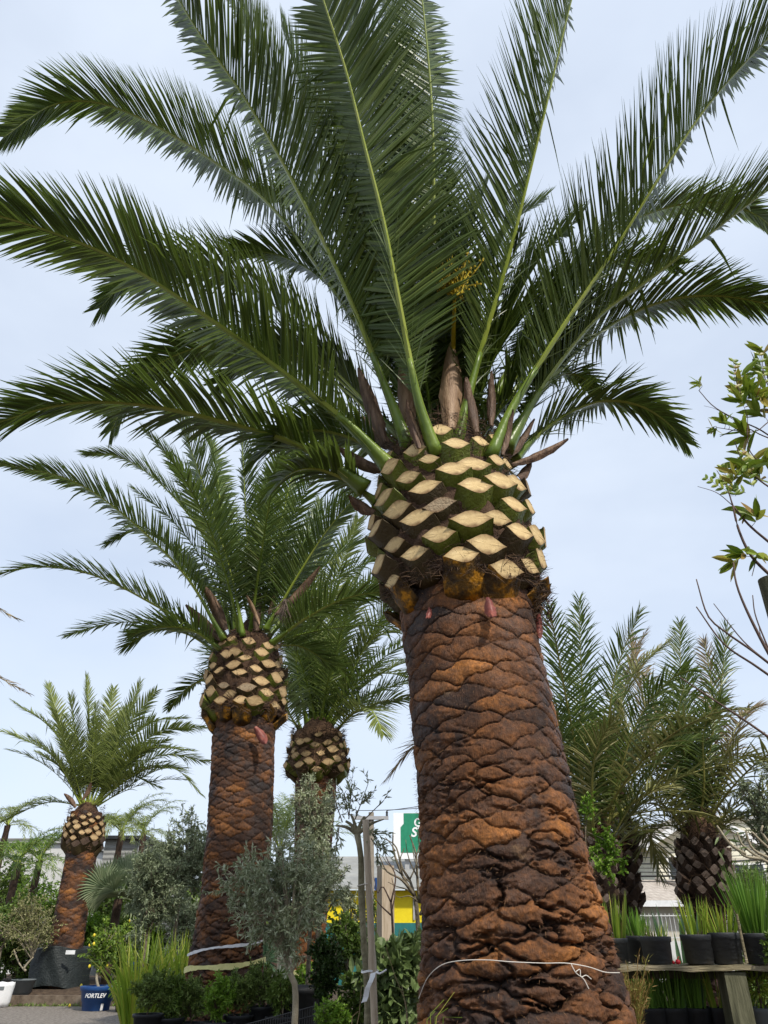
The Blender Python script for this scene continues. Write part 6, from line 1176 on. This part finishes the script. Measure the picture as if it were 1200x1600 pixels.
mb = MB(); box(mb, (xs0+.02, DP+.3, zs_-.075), (xs1-.02, DP+.36, zs_-.035)); mb.build('bearer', M['wood'], t)
mb = MB(); box(mb, (W(1125, 1557, DP+.6)[0]-.3, DP+.57, W(1125, 1557, DP+.6)[2]), (W(1160, 1557, DP+.6)[0], DP+.6, W(1125, 1557, DP+.6)[2]+.02)); mb.build('cross_rail', M['plank'], t)
grp = 'grey black pots on the top shelf'
def onion_pot(px, yt, yb, wpx, dy, hpx, n, m, label, seed, spread=.3, wd=.012, group=grp, mpot='pot', zbase=None, name='potted_onions', cat='potted plant', hv=.35, droop=.2):
    D = DP+dy; s = ppm((yt+yb)/2, D); r = wpx/2/s; h = (yb-yt)/s*1.0; c = W(px, yb, D); z0 = zs_+.004 if zbase is None else zbase; h = W(px, yt, D-r)[2]-z0
    q = empty(name, (c[0], D, z0), label, cat, group); pot_part(q, (c[0], D, z0), r*.8, r-.008, h, M[mpot], lipz=h*.22, rim=.006)
    mb = MB(); g = np.random.default_rng(seed); blade_cone(mb, (c[0], D, z0+h-.03), n, hpx/s*1.08, wd, spread, g, r=r*.72, droop=droop, hv=hv, K=5); mb.build('leaves', M[m], q)
    # dry base leaves
    mb = MB(); blade_cone(mb, (c[0], D, z0+h-.02), 14, .07, .008, .9, g, r=r*.7, droop=.8); mb.build('dry_leaves', M['leafdry'], q)
    return q
onion_pot(966, 1466, 1506, 40, .30, 72, 40, 'bladey', 'pot with tall yellow tipped blades, leftmost on the shelf against the big trunk', 1, .25)
onion_pot(1002, 1462, 1503, 42, .42, 48, 60, 'blade', 'pot of short dense green blades behind the front pot with brown base', 2, .25)
onion_pot(1030, 1463, 1508, 50, .14, 30, 34, 'bladey', 'front pot with brown stained base and thin short sprouts, beside the red ornament', 3, .3, wd=.007)
onion_pot(1095, 1460, 1506, 50, .16, 62, 46, 'bladey', 'pot with upright yellow green blades right of the spiky gap plant', 4, .22)
onion_pot(1138, 1457, 1505, 53, .14, 52, 66, 'bladey', 'widest black pot with spreading mixed blades above the shelf post', 5, .45)
onion_pot(1190, 1458, 1505, 56, .14, 104, 150, 'blade', 'pot at the right edge with the tallest dense green blades', 6, .38)
# dark stick labels
mb = MB(); a, b = W(1151, 1428, DP+.02), W(1167, 1505, DP+.02); tube(mb, [b+(0, 0, .0), a], [.009, .008], 8); o = mb.build('wooden_stick', M['plank']); tag(o, 'thin leaning wooden stick between the two rightmost shelf pots', 'stick')
# agave spikes behind, standing on lower board
q0 = W(1062, 1500, DP+.55); q = empty('potted_agave', (q0[0], DP+.5, zlow+.002), 'stiff pointed grey green blades rising behind the shelf in the gap between pots', 'potted plant')
pot_part(q, (q0[0], DP+.5, zlow+.002), .09, .12, .2, M['black']); mb = MB(); g = np.random.default_rng(3)
n = 16; th = g.uniform(0, 2*PI, n); P = np.stack([q0[0]+.06*np.cos(th), DP+.5+.05*np.sin(th), np.full(n, zlow+.18)], 1); d = nrm(np.stack([np.cos(th)*.16, np.sin(th)*.12, np.ones(n)], 1)); strips(mb, P, d, nrm(np.stack([np.ones(n), g.normal(0, .5, n), 0*th], 1)), g.uniform(.38, .62, n), np.full(n, .04), K=5, prof=[.8, 1, .9, .6, .03], fold=.25, Nn=np.tile((0, -1., 0), (n, 1))); mb.build('leaves', M['bladeg'], q)
c = W(1058, 1507, DP+.08); mb = MB(); 
lathe(mb, (c[0], DP+.06, zs_+.005), [(.002, 0), (.012, .003), (.016, .012), (.012, .022), (.003, .027)], 12); lathe(mb, (c[0]-.02, DP+.075, zs_+.005), [(.002, 0), (.008, .003), (.01, .009), (.006, .016), (.002, .018)], 10); tube(mb, [(c[0]+.0, DP+.06, zs_+.03), (c[0]+.01, DP+.06, zs_+.045)], .002, 4)
tag(mb.build('red_ornament', M['red'], smooth=True), 'tiny red ornament on the shelf edge right of the brown stained pot', 'ornament')
# lower level
def low_pot(px, wpx, dy, hpx, n, m, label, seed, spread=.25, wd=.012, mpot='black', leafy=False):
    D = DP+dy; c = W(px, 1580, D); r = wpx/2/ppm(1580, D); q = empty('potted_onions' if not leafy else 'potted_shrub', (c[0], D, zlow+.003), label, 'potted plant', 'dark pots under the shelf')
    zt_ = W(px, 1575, D)[2]; pot_part(q, (c[0], D, zlow+.003), r*.86, r, zt_-zlow, M[mpot], rim=.003); g = np.random.default_rng(seed); mb = MB()
    if leafy:
        n = 420; u = nrm(g.normal(0, 1, (n, 3))); P = np.array((c[0], D, zt_+.13))+u*np.array((.13, .12, .14))*g.uniform(.2, 1, (n, 1)); leaf_set(mb, P, nrm(u+(0, 0, .5)), g.uniform(.03, .06, n), np.full(n, .012), g); mb.build('foliage', M[m], q); mb = MB(); tube(mb, [(c[0], D, zt_-.03), (c[0], D, zt_+.15)], .008, 6); mb.build('stem', M['twig'], q)
    else: blade_cone(mb, (c[0], D, zt_-.02), n, hpx/ppm(1550, D), wd, spread, g, r=r*.85, droop=.15, K=5, hv=.25); mb.build('leaves', M[m], q)
low_pot(1020, 44, .35, 68, 60, 'blade', 'black pot of tall green blades under the shelf, nearest the big trunk', 21)
low_pot(1052, 42, .33, 70, 60, 'blade', 'second black pot of tall green blades under the shelf, left of centre', 22)
low_pot(1088, 42, .35, 70, 60, 'blade', 'black pot of tall green blades just left of the rear shelf leg', 23)
low_pot(1124, 28, .30, 70, 34, 'bladey', 'slim black pot of blades with dry tan sheaths touching the thick shelf post', 24)
low_pot(1192, 44, .33, 0, 0, 'bladey', 'ferny yellow green plant in a grey pot right of the thick shelf post', 25, leafy=True, mpot='grey')
low_pot(1036, 46, .58, 80, 50, 'blade', 'rear pot of dark green blades deep under the shelf at left', 26)
low_pot(1072, 44, .60, 80, 50, 'blade', 'rear pot of green blades deep under the shelf at centre', 27)
q0 = W(990, 1600, 4.6); t = empty('wispy_plant', (q0[0], 4.6, 0), 'orange brown wispy fine stemmed plant at the foot of the big trunk, right side', 'plant'); mb = MB(); g = np.random.default_rng(31)
top = np.array((q0[0], 4.6, q0[2]-.1)); tube(mb, [(q0[0], 4.6, 0), top], [.01, .006], 6)
for k in range(40):
    e = W(985+g.normal(0, 16), 1560-abs(g.normal(0, 28)), 4.6+g.normal(0, .05)); P, _ = spline([top, (top+e)/2+(0, 0, .03), e], 8); tube(mb, P, .0018, 3, cap=False)
    n = 26; X = P[g.integers(3, 8, n)]+g.normal(0, .01, (n, 3)); d = nrm(nrm(e-top)+g.normal(0, .5, (n, 3))); leaf_set(mb, X, d, np.full(n, .035), np.full(n, .004), g)
mb.build('foliage', M['reddish'], t)
bush(1000, 1545, 6.6, 90, 70, 'bright', 'light green bush behind the lower shelf beside the big trunk', 63, Ll=.04, Lw=.02, nb=20, nt=8, nl=12)
bush(1190, 1545, 6.6, 90, 80, 'green', 'green bush behind the lower shelf at the right edge', 64, Ll=.05, Lw=.025, nb=20, nt=8, nl=12)
bush(1205, 1480, 4.95, 40, 50, 'green', 'small leafy sprig at the right edge in front of the tallest blades', 65, Ll=.035, Lw=.014, nb=8, nt=6, nl=10, hubf=1)
